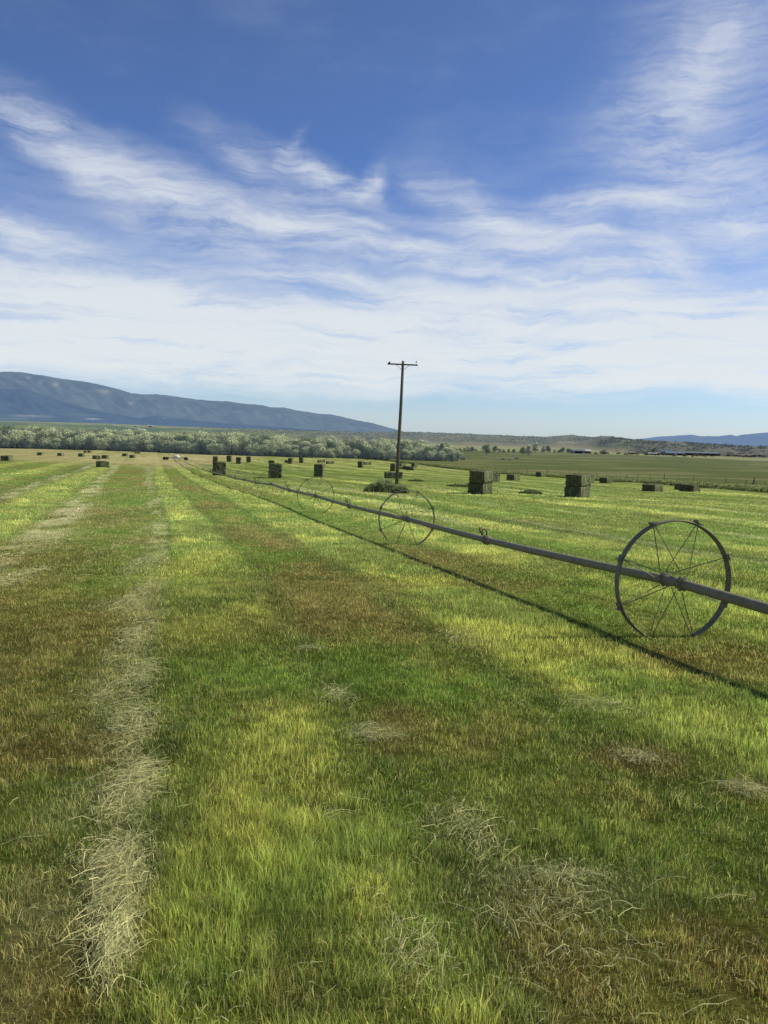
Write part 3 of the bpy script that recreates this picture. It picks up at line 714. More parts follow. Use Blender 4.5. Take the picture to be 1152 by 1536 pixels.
# smooth sagging pipe
path = []
for i in range(len(pts) - 1):
    a, b = pts[i], pts[i + 1]
    for k in range(6):
        t = k / 6; q = a.lerp(b, t); q.z -= .05 * math.sin(math.pi * t); path.append(q - p0)
path.append(pts[-1] - p0)
bm = bmesh.new(); add_tube(bm, path, .060, 20, True); bm_obj('pipe', bm, M_STEEL, wl, True)
def wheel_meshes():
    out = {}
    bm = bmesh.new(); seg = 72
    # flat rim band with rolled edges; axis along local Y
    prof = [(-.050, -.010), (-.050, .005), (-.040, .010), (-.02, .004), (0, .008), (.02, .004), (.040, .010), (.050, .005), (.050, -.010), (.040, -.004), (.02, -.008), (-.02, -.008), (-.040, -.004)]
    rings = []
    for i in range(seg):
        a = 2 * math.pi * i / seg; ca, sa = math.cos(a), math.sin(a)
        rings.append([bm.verts.new(((WR - .012 + r) * ca, w, (WR - .012 + r) * sa)) for (w, r) in prof])
    n = len(prof)
    for i in range(seg):
        for k in range(n): bm.faces.new((rings[i][k], rings[i][(k + 1) % n], rings[(i + 1) % seg][(k + 1) % n], rings[(i + 1) % seg][k]))
    bmesh.ops.recalc_face_normals(bm, faces=bm.faces)
    me = bpy.data.meshes.new('wheel'); bm.to_mesh(me); bm.free(); me.materials.append(M_RIM)
    for p in me.polygons: p.use_smooth = True
    out['rim'] = me
    # hub clamp: a split collar with bolts
    bm = bmesh.new()
    add_tube(bm, [(0, -.035, 0), (0, -.03, 0), (0, .03, 0), (0, .035, 0)], [.07, .082, .082, .07], 20)
    for k in range(8):
        a = 2 * math.pi * (k + .5) / 8; add_box(bm, (math.cos(a) * .085, 0, math.sin(a) * .085), (.026, .03, .026), Matrix.Rotation(-a, 3, 'Y'))
    me = bpy.data.meshes.new('hub'); bm.to_mesh(me); bm.free(); me.materials.append(M_STEEL); out['hub'] = me
    bm = bmesh.new(); add_tube(bm, [(0, 0, .07), (0, 0, .4), (0, 0, 1)], .0065, 6)
    me = bpy.data.meshes.new('spoke'); bm.to_mesh(me); bm.free(); me.materials.append(M_SPOKE); out['spoke'] = me
    bm = bmesh.new(); add_box(bm, (0, 0, .012), (.085, .10, .008)); add_box(bm, (-.035, 0, .028), (.008, .10, .03)); add_tube(bm, [(0, 0, -.03), (0, 0, .025)], .01, 6)
    me = bpy.data.meshes.new('cleat'); bm.to_mesh(me); bm.free(); me.materials.append(M_RIM); out['cleat'] = me
    return out
M_SPOKE = noise_mat('spoke steel', (.16, .15, .08), (.24, .23, .13), scale=20, rough=.5, bump=0, metal=.3)
WM = wheel_meshes()
for i, nd in enumerate(nodes):
    w = link('wheel', WM['rim'], None, wl); w.location = nd - p0
    nxt = nodes[i + 1] if i + 1 < len(nodes) else nodes[i] + (nodes[i] - nodes[i - 1])
    prv = nodes[i - 1] if i > 0 else start
    ax = (nxt - prv).normalized()
    rotq = (Matrix.Rotation(D2R(-4), 3, 'Z') @ ax).to_track_quat('Y', 'Z')
    w.rotation_mode = 'QUATERNION'; w.rotation_quaternion = rotq
    spin = D2R(22.5) if i < 2 else D2R(22.5 + random.uniform(-20, 20))
    detail = i < 8
    if not detail:
        continue
    for hy in (-.2, .2):
        h = link('hub', WM['hub'], None, w); h.location = (0, hy, 0)
    for k in range(8):
        a = spin + k * math.pi / 4; ca, sa = math.cos(a), math.sin(a)
        c = link('cleat', WM['cleat'], None, w); c.location = ((WR) * ca, 0, (WR) * sa); c.rotation_euler = (0, math.pi / 2 - a, 0)
        for hy in (-.2, .2):
            # spokes leave the collar tangentially
            off = D2R(28) * (1 if hy > 0 else -1)
            s0 = Vector((math.cos(a + off) * .085, hy, math.sin(a + off) * .085)); s1 = Vector(((WR - .02) * math.cos(a), hy * .12, (WR - .02) * math.sin(a)))
            d = s1 - s0
            sp = link('spoke', WM['spoke'], None, w); sp.location = s0 - d.normalized() * .02
            sp.rotation_mode = 'QUATERNION'; sp.rotation_quaternion = d.to_track_quat('Z', 'Y'); sp.scale = (1, 1, d.length + .02)
# sprinklers at mid spans
def sprinkler_meshes():
    bm = bmesh.new(); add_tube(bm, [(0, -.05, 0), (0, -.045, 0), (0, -.02, 0), (0, -.018, 0), (0, .018, 0), (0, .02, 0), (0, .045, 0), (0, .05, 0)], [.07, .095, .095, .08, .08, .095, .095, .07], 20)
    c = bpy.data.meshes.new('coupler'); bm.to_mesh(c); bm.free(); c.materials.append(M_STEEL)
    for p in c.polygons: p.use_smooth = True
    bm = bmesh.new()
    add_tube(bm, [(0, 0, .06), (0, 0, .15), (-.015, -.0, .20), (-.05, 0, .225), (-.085, 0, .215), (-.10, 0, .18), (-.10, 0, .15)], [.018] * 7, 10)
    g = bpy.data.meshes.new('riser'); bm.to_mesh(g); bm.free(); g.materials.append(M_RIM)
    bm = bmesh.new()
    add_tube(bm, [(-.10, 0, .10), (-.10, 0, .12), (-.10, 0, .15), (-.10, 0, .16)], [.015, .03, .03, .015], 10)
    add_tube(bm, [(-.10, 0, .13), (-.15, .01, .19), (-.165, .012, .27)], [.014, .012, .01], 8)
    add_tube(bm, [(-.12, .02, .16), (-.16, .02, .15)], [.01, .01], 6); add_box(bm, (-.125, 0, .235), (.012, .03, .06))
    h = bpy.data.meshes.new('sprinkler_head'); bm.to_mesh(h); bm.free(); h.materials.append(M_BRASS)
    return c, g, h
M_BRASS = noise_mat('dull brass', (.10, .085, .05), (.17, .15, .09), scale=15, rough=.5, bump=0, metal=.6)
SM = sprinkler_meshes()
for i in range(8):
    a, b = nodes[i], nodes[i + 1]; mid = a.lerp(b, .52); mid.z -= .05
    ax = (b - a).normalized()
    c = link('coupler', SM[0], None, wl); c.location = mid - p0; c.rotation_mode = 'QUATERNION'; c.rotation_quaternion = ax.to_track_quat('Y', 'Z')
    if i < 5:
        r_ = link('riser', SM[1], None, c); h_ = link('sprinkler_head', SM[2], None, c)
# power mover at the far end
mv = bpy.data.objects.new('wheel_line_mover', None); COL.objects.link(mv)
mp_ = hit(263, 690.5); mv.location = mp_
tag(mv, 'pale covered engine on a low dark frame at the far end of the wheel line', 'mover cart')
bm = bmesh.new()
add_box(bm, (0, 0, .62), (6.2, .14, .14)); add_box(bm, (0, 1.3, .62), (5.0, .12, .12))
for x in (-1.3, 1.3): add_box(bm, (x, .65, .62), (.12, 1.4, .12))
bm_obj('frame', bm, M_RIM, mv)
for (x, yy_) in ((-2.9, 0), (2.9, 0), (-2.4, 1.3), (2.4, 1.3)):
    bm = bmesh.new(); add_tube(bm, [(x, yy_ - .1, .45), (x, yy_ - .08, .45), (x, yy_ + .08, .45), (x, yy_ + .1, .45)], [.3, .44, .44, .3], 20); bm_obj('wheel', bm, M_TYRE, mv)
bm = bmesh.new()
bmesh.ops.create_uvsphere(bm, u_segments=20, v_segments=12, radius=1, matrix=Matrix.Translation((.2, .5, .75)) @ Matrix.Diagonal((.95, .6, .75, 1)))
for v in bm.verts: v.co.z = max(v.co.z, .7)
bm_obj('engine_cover', bm, M_ENGINE, mv, True)
bm = bmesh.new(); add_tube(bm, [(-.5, .3, .69), (-.5, .3, 1.25), (-.75, .3, 1.3)], .03, 8); bm_obj('exhaust', bm, M_RIM, mv)
mv.rotation_euler = (0, 0, D2R(4))

# ------------------------------------------------------------------ fence along the ditch
fence = bpy.data.objects.new('wire_fence', None); COL.objects.link(fence)
fy0 = 96.; fence.location = (float(fence_x(fy0)) + 2.1, fy0, ground(float(fence_x(fy0)) + 2.1, fy0))
tag(fence, 'thin wire fence on wooden and steel posts behind the grassy ditch bank', 'fence')
fl = fence.location
posts = []
yv = fy0
while yv < 300:
    xv = float(fence_x(yv)) + 2.1; posts.append(Vector((xv, yv, ground(xv, yv)))); yv += random.uniform(3.6, 4.4) * (1 if yv < 180 else 1.6)
for i, q in enumerate(posts):
    bm = bmesh.new(); h = random.uniform(1.2, 1.65); r = .032 if random.random() > .3 else .06
    lx, ly = random.gauss(0, .04), random.gauss(0, .04)
    add_tube(bm, [(0, 0, -.3), (lx, ly, h)], [r, r * .9], 7)
    o = bm_obj('post', bm, M_WOOD, fence); o.location = q - fl
for hh in (.35, .65, .95):
    bm = bmesh.new(); add_tube(bm, [q - fl + Vector((0, 0, hh)) for q in posts], .006, 4, False); bm_obj('wire', bm, M_STEEL, fence)
bp_ = hit(1130, 727.5); bm = bmesh.new()
add_tube(bm, [(0, 0, -.2), (.05, 0, .95), (.12, 0, 1.45)], [.13, .12, .1], 8); add_tube(bm, [(.75, .1, -.1), (.1, 0, .9)], [.07, .06], 8); add_tube(bm, [(-.35, .1, -.1), (.05, 0, .7)], [.06, .05], 8)
o = bm_obj('corner_post', bm, M_WOOD, fence); o.location = bp_ - fl

# thin standpipe left of the tree belt stacks
sp_ = hit(321, 692); bm = bmesh.new(); hh = 30 * sp_.length / FPX
add_tube(bm, [(0, 0, -.2), (0, 0, hh * .5), (0.05, 0, hh)], [.07, .06, .04], 8); add_tube(bm, [(0, 0, hh * .86), (.25, 0, hh * .88)], .03, 6)
o = bm_obj('thin_post', bm, M_STEEL, None); o.location = sp_; tag(o, 'thin grey upright post rising before the tree belt above the streaked stack', 'post')

# ------------------------------------------------------------------ trees
def crown_mesh(seed, w, h, lo, nclump, nleaf, leaf, cA, cB, upright=.0):
    g_ = np.random.default_rng(seed)
    # billowing clumps filling an uneven ovoid
    cc = []
    for k in range(nclump):
        t = g_.uniform(0, 1); zz = lo + (h - lo) * (.12 + .8 * t)
        env = math.sin(math.pi * min(1, .22 + .72 * t)) ** .6
        a = g_.uniform(0, 6.283); q = math.sqrt(g_.uniform(.05, 1)) * .75 * env
        cc.append((math.cos(a) * q * w / 2, math.sin(a) * q * w / 2, zz, g_.uniform(.16, .3) * w * (.7 + .4 * env)))
    V = []; C = []
    for (x, y, z, r) in cc:
        n = int(nleaf / nclump)
        d = g_.normal(0, 1, (n, 3)); d /= np.linalg.norm(d, axis=1, keepdims=True)
        rr = r * g_.uniform(.35, 1.0, n)[:, None] ** .5 * (1 + .25 * g_.normal(0, 1, (n, 1)))
        P = np.array([x, y, z]) + d * rr * np.array([1, 1, .85 + upright])
        nn = d + g_.normal(0, .5, (n, 3)); nn /= np.linalg.norm(nn, axis=1, keepdims=True)
        a1 = np.cross(nn, g_.normal(0, 1, (n, 3))); a1 /= np.linalg.norm(a1, axis=1, keepdims=True); a2 = np.cross(nn, a1)
        s_ = leaf * g_.uniform(.5, 1.3, n)[:, None]
        V.append(np.stack([P - a1 * s_, P + a2 * s_ * .6, P + a1 * s_, P - a2 * s_ * .6], 1).reshape(-1, 3))
        tone = g_.uniform(.75, 1.15)
        c = mixc(np.tile(cA, (n, 1)), cB, np.clip(g_.uniform(0, 1, n) * .7 + d[:, 2] * .35, 0, 1)) * (g_.uniform(.7, 1.2, n) * tone)[:, None]
        c = c * (.55 + .6 * np.clip(P[:, 2] / h, 0, 1) ** .8)[:, None]  # crown shade painted in: leaf colour darkens toward the foot of the tree
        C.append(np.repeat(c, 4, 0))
    V = np.concatenate(V); V[:, 2] = np.maximum(V[:, 2], .05)
    n = len(V) // 4
    me = np_mesh('crown', V, np.arange(n * 4), np.full(n, 4))
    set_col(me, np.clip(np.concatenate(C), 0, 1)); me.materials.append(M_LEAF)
    bm = bmesh.new()
    add_tube(bm, [(0, 0, -.4), (.06, 0, h * .2), (-.05, .05, h * .45), (0, 0, h * .75)], [.035 * w, .028 * w, .018 * w, .006 * w], 8, False)
    for (x, y, z, r) in cc[:10]:
        zb = g_.uniform(.12, .4) * h
        add_tube(bm, [(0, 0, zb), (x * .45, y * .45, zb + (z - zb) * .6), (x, y, z)], [.014 * w, .009 * w, .003 * w], 5, False)
    tm = bpy.data.meshes.new('trunk'); bm.to_mesh(tm); bm.free(); tm.materials.append(M_BARK)
    return me, tm
M_LEAF = leafy_material('tree leaves', gain=1.8, trans=.35, haze=.08)
SIL_A, SIL_B = lin((84, 94, 62)), lin((184, 186, 148))
DRK_A, DRK_B = lin((50, 64, 40)), lin((104, 118, 78))
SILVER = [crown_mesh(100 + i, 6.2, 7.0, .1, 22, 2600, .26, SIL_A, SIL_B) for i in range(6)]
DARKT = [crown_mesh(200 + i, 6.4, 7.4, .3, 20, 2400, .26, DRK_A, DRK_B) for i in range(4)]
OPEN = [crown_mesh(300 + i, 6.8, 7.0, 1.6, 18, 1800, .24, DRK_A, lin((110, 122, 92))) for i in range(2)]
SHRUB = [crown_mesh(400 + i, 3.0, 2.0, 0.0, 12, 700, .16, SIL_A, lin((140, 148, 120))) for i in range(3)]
def tree(pos, var, sc, label, group, name='silver_leaved_tree', cat='tree', rz=None, sxy=1.0):
    root = bpy.data.objects.new(name, None); COL.objects.link(root); root.location = pos
    root.rotation_euler = (0, 0, random.uniform(0, 6.28) if rz is None else rz); root.scale = (sc * sxy, sc * sxy, sc)
    tag(root, label, cat, group)
    link('crown', var[0], None, root); link('trunk', var[1], None, root)
    return root
# the belt: front line follows the far edge of the field
FRONT = [(-170, 668.5), (0, 672.3), (150, 675.5), (250, 679), (330, 682.5), (450, 686), (560, 688.5), (640, 691), (682, 692)]
seg_lab = lambda px: ('behind the leftmost bales' if px < 210 else 'behind the end of the wheel line' if px < 330 else 'behind the row of far stacks' if px < 500 else 'behind and around the wooden pole')
def front_at(px):
    y = np.interp(px, [q[0] for q in FRONT], [q[1] for q in FRONT]); return hit(px, float(y), 1200)
px = -165.
row_n = 0
while px < 684:
    p = front_at(px)
    R = p.length
    hs = np.interp(px, [-170, 0, 200, 330, 450, 560, 668], [1.18, 1.15, 1.12, 1.05, 1.0, .95, .86])
    for row, (back, kk, prob) in enumerate(((1.5, .74, .9), (7, 1.0, 1), (15, 1.12, 1), (26, 1.2, .8))):
        if random.random() > prob: continue
        if px > 665 and row > 1: continue
        q = p + Vector((p.x, p.y, 0)).normalized() * (back + random.uniform(-2.5, 2.5)); q.x += random.uniform(-2, 2); q.z = ground(q.x, q.y) - .1
        dk = random.random() < (.16 if row else .08)
        var = random.choice(DARKT if dk else SILVER)
        sc = hs * kk * random.uniform(.84, 1.10)
        kind_ = 'dark green' if dk else 'silvery green'
        tree(q, var, sc, '%s rounded tree, %s of the belt %s' % (kind_, ['front row', 'second row', 'third row', 'back row'][row], seg_lab(px)),
             'trees of the belt, %s %s %d' % (kind_, seg_lab(px), row), 'broadleaf_tree' if dk else 'silver_leaved_tree', sxy=random.uniform(.95, 1.3))
    px += random.uniform(7, 10) 
# individual trees and shrubs right of the belt and on the valley floor
def ft(px, py, hpx, var, label, base_h, name='broadleaf_tree', wr=1.0, cat='tree'):
    p = hit(px, py, 2500)
    if p is None: print('no hit', px, py); return
    R = math.hypot(p.x, p.y); sc = hpx * R / FPX / base_h
    tree(p - Vector((0, 0, .1)), var, sc, label, None, name, cat, sxy=wr)
ft(729, 682.5, 15.5, OPEN[0], 'dark round tree standing alone in the green field beyond the ditch', 7.0, wr=1.05)
ft(662, 691, 25, OPEN[1], 'taller dark tree at the right end of the belt', 7.0, wr=.6)
ft(678, 692.5, 12, DARKT[1], 'low dark tree closing the right end of the belt', 7.4, wr=.8)
ft(695, 690, 6.5, SHRUB[0], 'small shrub standing just right of the belt', 2.0, 'shrub', cat='shrub')
ft(785, 681, 12, DARKT[2], 'dark left tree of the clump behind the green field', 7.4)
ft(793, 683, 15, SILVER[1], 'taller grey green tree of the clump behind the green field', 7.0, 'silver_leaved_tree', wr=.8)
ft(803, 679, 15, SILVER[2], 'pale tree right of the clump behind the green field', 7.0, 'silver_leaved_tree', wr=.85)
ft(815, 678, 10, SILVER[3], 'low pale tree right of the pale clump tree', 7.0, 'silver_leaved_tree')
ft(822, 678.5, 10, DARKT[3], 'small dark tree left of the gap before the farm', 7.4)
ft(844, 678.5, 7.5, DARKT[0], 'dark low tree left of the small farm shed', 7.4, wr=1.4)
ft(852, 679, 6.5, DARKT[1], 'dark low tree beside the small farm shed', 7.4, wr=1.3)
ft(905, 681, 6, DARKT[2], 'low dark bush right of the small farm shed', 7.4, wr=2.2, name='bush', cat='bush')
ft(981, 681.3, 10.5, DARKT[0], 'large dark tree left of the blue roofed farm buildings', 7.4, wr=1.0)
ft(972, 681.3, 6, DARKT[3], 'small dark tree left of the large farm tree', 7.4, wr=1.2)
ft(1028, 682.5, 4.5, DARKT[1], 'low dark tree between the two farm buildings', 7.4, wr=2.0)
k = 0
for (px, py, hpx) in [(671, 677, 6), (680, 676.5, 7), (686, 677.5, 5), (702, 677, 9), (708, 677, 7), (714, 677.5, 5), (742, 678, 9), (749, 678, 6), (756, 678.5, 6), (763, 678.5, 5), (771, 678.5, 5), (832, 679, 6), (838, 679, 5), (690, 677, 5), (664, 676, 6), (697, 677, 6)]:
    ft(px, py, hpx, random.choice(DARKT + SILVER), 'low distant tree of the thin line %s' % (['far left in the', 'next to the'][k % 2] + ' valley line beyond the green field' if False else 'beyond the green field, number %d from the left' % (k + 1)), 7.2, wr=random.uniform(1.0, 1.5)); k += 1
for (px, py, hpx, lb) in [(755, 690, 3.5, 'left'), (765, 690.5, 3, 'middle'), (775, 688.5, 4, 'right')]:
    ft(px, py, hpx, random.choice(SHRUB), 'low %s scrub patch in the green field beyond the ditch' % lb, 2.0, 'shrub', wr=1.6, cat='shrub')
ft(253, 660, 11, DARKT[2], 'dark dense tree group rising over the belt behind the mover', 7.4, wr=1.6)
ft(574, 668, 7.5, DARKT[0], 'dark rounded tree over the belt just left of the pole', 7.4, wr=1.4)
ft(607, 668, 7.5, DARKT[1], 'dark rounded tree over the belt just right of the pole', 7.4, wr=1.4)
# relabel the valley line with true descriptions
vl = sorted([o for o in COL.objects if 'number' in o.get('label', '')], key=lambda o: o.location.x / o.location.y)
for i, o in enumerate(vl):
    o['label'] = 'low distant tree in the thin valley line beyond the green field'; o['group'] = 'thin line of low distant trees beyond the green field'

# sagebrush and junipers dotted over the bluffs (uncountable)
def dots(name, n, a0, a1, t0, t1, smin, smax, cA, cB, label, hz):
    pts = []
    a = rng.uniform(az_of(a0), az_of(a1), n); r0 = _tab(_r0p, a); r1 = _tab(_r1p, a)
    r = r0 + (r1 - r0) * rng.uniform(t0, t1, n); X = np.sin(a) * r; Y = np.cos(a) * r; Z = height(X, Y)
    keep = fbm(a * 60, r / 60, 301, 3) > .42
    X, Y, Z = X[keep], Y[keep], Z[keep]; n = len(X)
    S = rng.uniform(smin, smax, n) * (Y / 900)
    # octahedral leafy blobs broken up into 3 lobes of leaf faces
    m_ = 14
    d = rng.normal(0, 1, (n, m_, 3)); d /= np.linalg.norm(d, axis=2, keepdims=True); d[..., 2] = np.abs(d[..., 2])
    P = np.stack([X, Y, Z], -1)[:, None, :] + d * S[:, None, None] * np.array([1.1, 1.1, .9]) * rng.uniform(.5, 1, (n, m_, 1))
    a1_ = rng.normal(0, 1, (n, m_, 3)); a1_ /= np.linalg.norm(a1_, axis=2, keepdims=True); a2_ = np.cross(a1_, d)
    s_ = S[:, None, None] * .55
    V = np.stack([P - a1_ * s_, P + a2_ * s_, P + a1_ * s_], 2).reshape(-1, 3)
    me = np_mesh(name, V, np.arange(len(V)), np.full(len(V) // 3, 3))
    c = mixc(np.tile(cA, (n, 1)), cB, rng.uniform(0, 1, n)); set_col(me, np.repeat(c, m_ * 3, 0))
    o = link(name, me, leafy_material(name + ' leaves', trans=.2, haze=hz), kind='stuff'); tag(o, label, 'sagebrush')
dots('sagebrush', 6500, 900, 1500, .02, 1.0, .5, 1.2, lin((44, 52, 42)), lin((86, 90, 70)), 'dark sagebrush scattered thickly over the low bluff on the right', .12)
dots('sagebrush', 2600, 300, 930, .3, 1.0, .4, .9, lin((64, 74, 56)), lin((92, 98, 72)), 'sparse sagebrush dotted over the brown hills in the middle distance', .15)

# ------------------------------------------------------------------ cattle
def cow_mesh(seed, graze):
    me = bpy.data.meshes.new('cow'); bm = bmesh.new()
    vs = {}
    def P(n, co, r, par=None):
        v = bm.verts.new(co); vs[n] = (v, r)
        if par: bm.edges.new((vs[par][0], v))
    P('pelvis', (-.75, 0, 1.12), (.30, .34)); P('loin', (-.35, 0, 1.10), (.32, .40), 'pelvis'); P('barrel', (.1, 0, 1.03), (.36, .44), 'loin'); P('chest', (.55, 0, 1.05), (.31, .40), 'barrel')
    P('neck', (.95, 0, 1.2 if not graze else .95), (.17, .24), 'chest')
    if graze: P('poll', (1.3, 0, .55), (.12, .14), 'neck'); P('muz', (1.42, 0, .15), (.08, .09), 'poll')
    else: P('poll', (1.25, 0, 1.38), (.13, .14), 'neck'); P('muz', (1.62, 0, 1.22), (.08, .09), 'poll')
    for s_ in (-1, 1):
        t = 'L' if s_ > 0 else 'R'
        P('hip' + t, (-.8, s_ * .2, .85), (.17, .2), 'pelvis'); P('hock' + t, (-.95, s_ * .2, .48), (.07, .08), 'hip' + t); P('hf' + t, (-.88, s_ * .2, .04), (.05, .06), 'hock' + t)
        P('sh' + t, (.55, s_ * .2, .75), (.14, .16), 'chest'); P('kn' + t, (.57, s_ * .2, .42), (.07, .08), 'sh' + t); P('ff' + t, (.56, s_ * .2, .04), (.05, .06), 'kn' + t)
    P('tail', (-1.1, 0, 1.1), (.05, .05), 'pelvis'); P('tail2', (-1.16, 0, .55), (.03, .03), 'tail')
    order = [r for (v, r) in vs.values()]
    bm.to_mesh(me); bm.free()
    o = bpy.data.objects.new('tmp', me); COL.objects.link(o)
    md = o.modifiers.new('s', 'SKIN')
    for sv, r in zip(me.skin_vertices[0].data if me.skin_vertices else [], order): sv.radius = r
    o.modifiers.new('d', 'SUBSURF').levels = 1
    dg = bpy.context.evaluated_depsgraph_get(); dg.update()
    if me.skin_vertices:
        for sv, r in zip(me.skin_vertices[0].data, order): sv.radius = r
        me.skin_vertices[0].data[0].use_root = True
    me.update(); dg = bpy.context.evaluated_depsgraph_get(); dg.update()
    out = bpy.data.meshes.new_from_object(o.evaluated_get(dg)); out.name = 'cow'
    bpy.data.objects.remove(o)
    out.materials.clear(); out.materials.append(M_CATTLE)
    for p in out.polygons: p.use_smooth = True
    return out
COWS = [cow_mesh(0, True), cow_mesh(1, False)]
cx = [(884, 681.8), (893, 682), (906, 681.5), (911, 681.8), (927, 682.4), (938, 683.3), (944, 683), (948, 683), (951, 682.7), (956, 683.4), (966, 682), (970, 684), (986, 684.3), (988, 683), (996, 683.6), (1001, 684),
      (1007, 682.5), (1011, 685.5), (1025, 683.4), (1028, 684.6), (1027, 686), (1038.5, 686.2), (1041, 684), (1043, 684.5), (1045.5, 685.5), (1047, 684), (1053, 685), (1055, 685.6), (1058, 686), (1064, 684), (1068, 686.3), (1075, 684.5),
      (1091, 686), (1094, 684.7), (1099, 685), (1104, 686), (1110, 686.3), (1116, 687), (1119, 686), (1124, 687), (1127, 686), (1130, 686.8), (1132, 685.6), (1140, 686), (1145, 686)]
for (px, py) in cx:
    p = hit(px + random.uniform(-.6, .6), py, 2500)
    o = link('cow', random.choice(COWS)); o.location = p; o.rotation_euler = (0, 0, random.choice([0, math.pi]) + random.gauss(0, .5)); o.scale = (1.15,) * 3
    tag(o, 'dark brown cow in the pale pasture below the right hand bluff', 'cow', 'cattle scattered over the far pasture')

# ------------------------------------------------------------------ farm buildings
M_WHITE = noise_mat('pale painted wall', (.24, .25, .25), (.32, .33, .33), scale=.5, rough=.7, bump=0)
M_ROOFB = noise_mat('blue grey metal roof', tuple(lin((88, 104, 122))), tuple(lin((102, 118, 132))), scale=.4, rough=.5, bump=0)
M_ROOFW = noise_mat('white metal roof', (.34, .35, .34), (.42, .42, .40), scale=.4, rough=.5, bump=0)
M_ROOFG = noise_mat('grey metal roof', tuple(lin((90, 104, 110))), tuple(lin((108, 120, 124))), scale=.4, rough=.6, bump=0)
M_SHADOW = noise_mat('dark opening', (.02, .02, .02), (.035, .035, .035), scale=1, rough=.9, bump=0)  # near black surface painting the shade inside openings and the open shed
def shed(px, py, w, d, h, rh, rot, roofm, label, name='farm_building', wallm=None):
    p = hit(px, py, 2600) or hit(px, py + 3, 2600); root = bpy.data.objects.new(name, None); COL.objects.link(root); root.location = p; root.rotation_euler = (0, 0, D2R(rot))
    tag(root, label, 'building')
    bm = bmesh.new(); add_box(bm, (0, 0, h / 2 - .3), (w, d, h + .6))
    # gables
    for sx in (-1, 1):
        x = sx * w / 2
        a = [bm.verts.new((x, -d / 2, h)), bm.verts.new((x, d / 2, h)), bm.verts.new((x, 0, h + rh))]; bm.faces.new(a)
    bm_obj('wall', bm, wallm or M_WHITE, root)
    bm = bmesh.new(); e = .5; t = .15
    q = [(-d / 2 - e, h - e * rh / (d / 2) + .05), (0, h + rh + .05), (d / 2 + e, h - e * rh / (d / 2) + .05)]
    f_ = []
    for sx in (-1, 1):
        x = sx * (w / 2 + .4); f_.append([bm.verts.new((x, a_, b_ + k_)) for k_ in (0, t) for (a_, b_) in q])
    A, B = f_
    for (i, j) in ((0, 1), (1, 2), (4, 3), (5, 4), (3, 0), (2, 5)): bm.faces.new((A[i], A[j], B[j], B[i]))
    for S_ in (A, B): bm.faces.new((S_[0], S_[1], S_[4], S_[3])); bm.faces.new((S_[1], S_[2], S_[5], S_[4]))
    bmesh.ops.recalc_face_normals(bm, faces=bm.faces)
    bm_obj('roof', bm, roofm, root)
    nb = max(1, int(w / 5))
    for k in range(nb):
        bm = bmesh.new(); add_box(bm, ((k + .5 - nb / 2) * w / nb, -d / 2 - .02, h * .4), (w / nb * .6, .08, h * .8)); bm_obj('door' if k == nb // 2 else 'opening', bm, M_SHADOW, root)
shed(878, 679.8, 6, 5, 1.6, 1.2, 12, M_ROOFW, 'small shed with a bright white roof between dark trees at the foot of the hills')
shed(866, 680, 9, 6, 1.8, 1.0, 4, M_ROOFG, 'low grey shed left of the white roofed shed')
shed(997, 682.2, 6, 6, 2.0, 1.6, -15, M_ROOFB, 'pale gabled farmhouse with a blue roof right of the large dark tree')
shed(1010, 682.8, 13, 6, 1.5, 1.2, 5, M_ROOFB, 'long low farm building with a blue roof below the bluff')
shed(980, 682.4, 8, 3, 1.0, .5, 0, M_WHITE, 'long low white trailer below the large dark tree')
shed(1050, 683.2, 26, 8, 1.7, .9, 3, M_ROOFG, 'long open fronted cattle shed with a grey green roof', wallm=M_SHADOW)
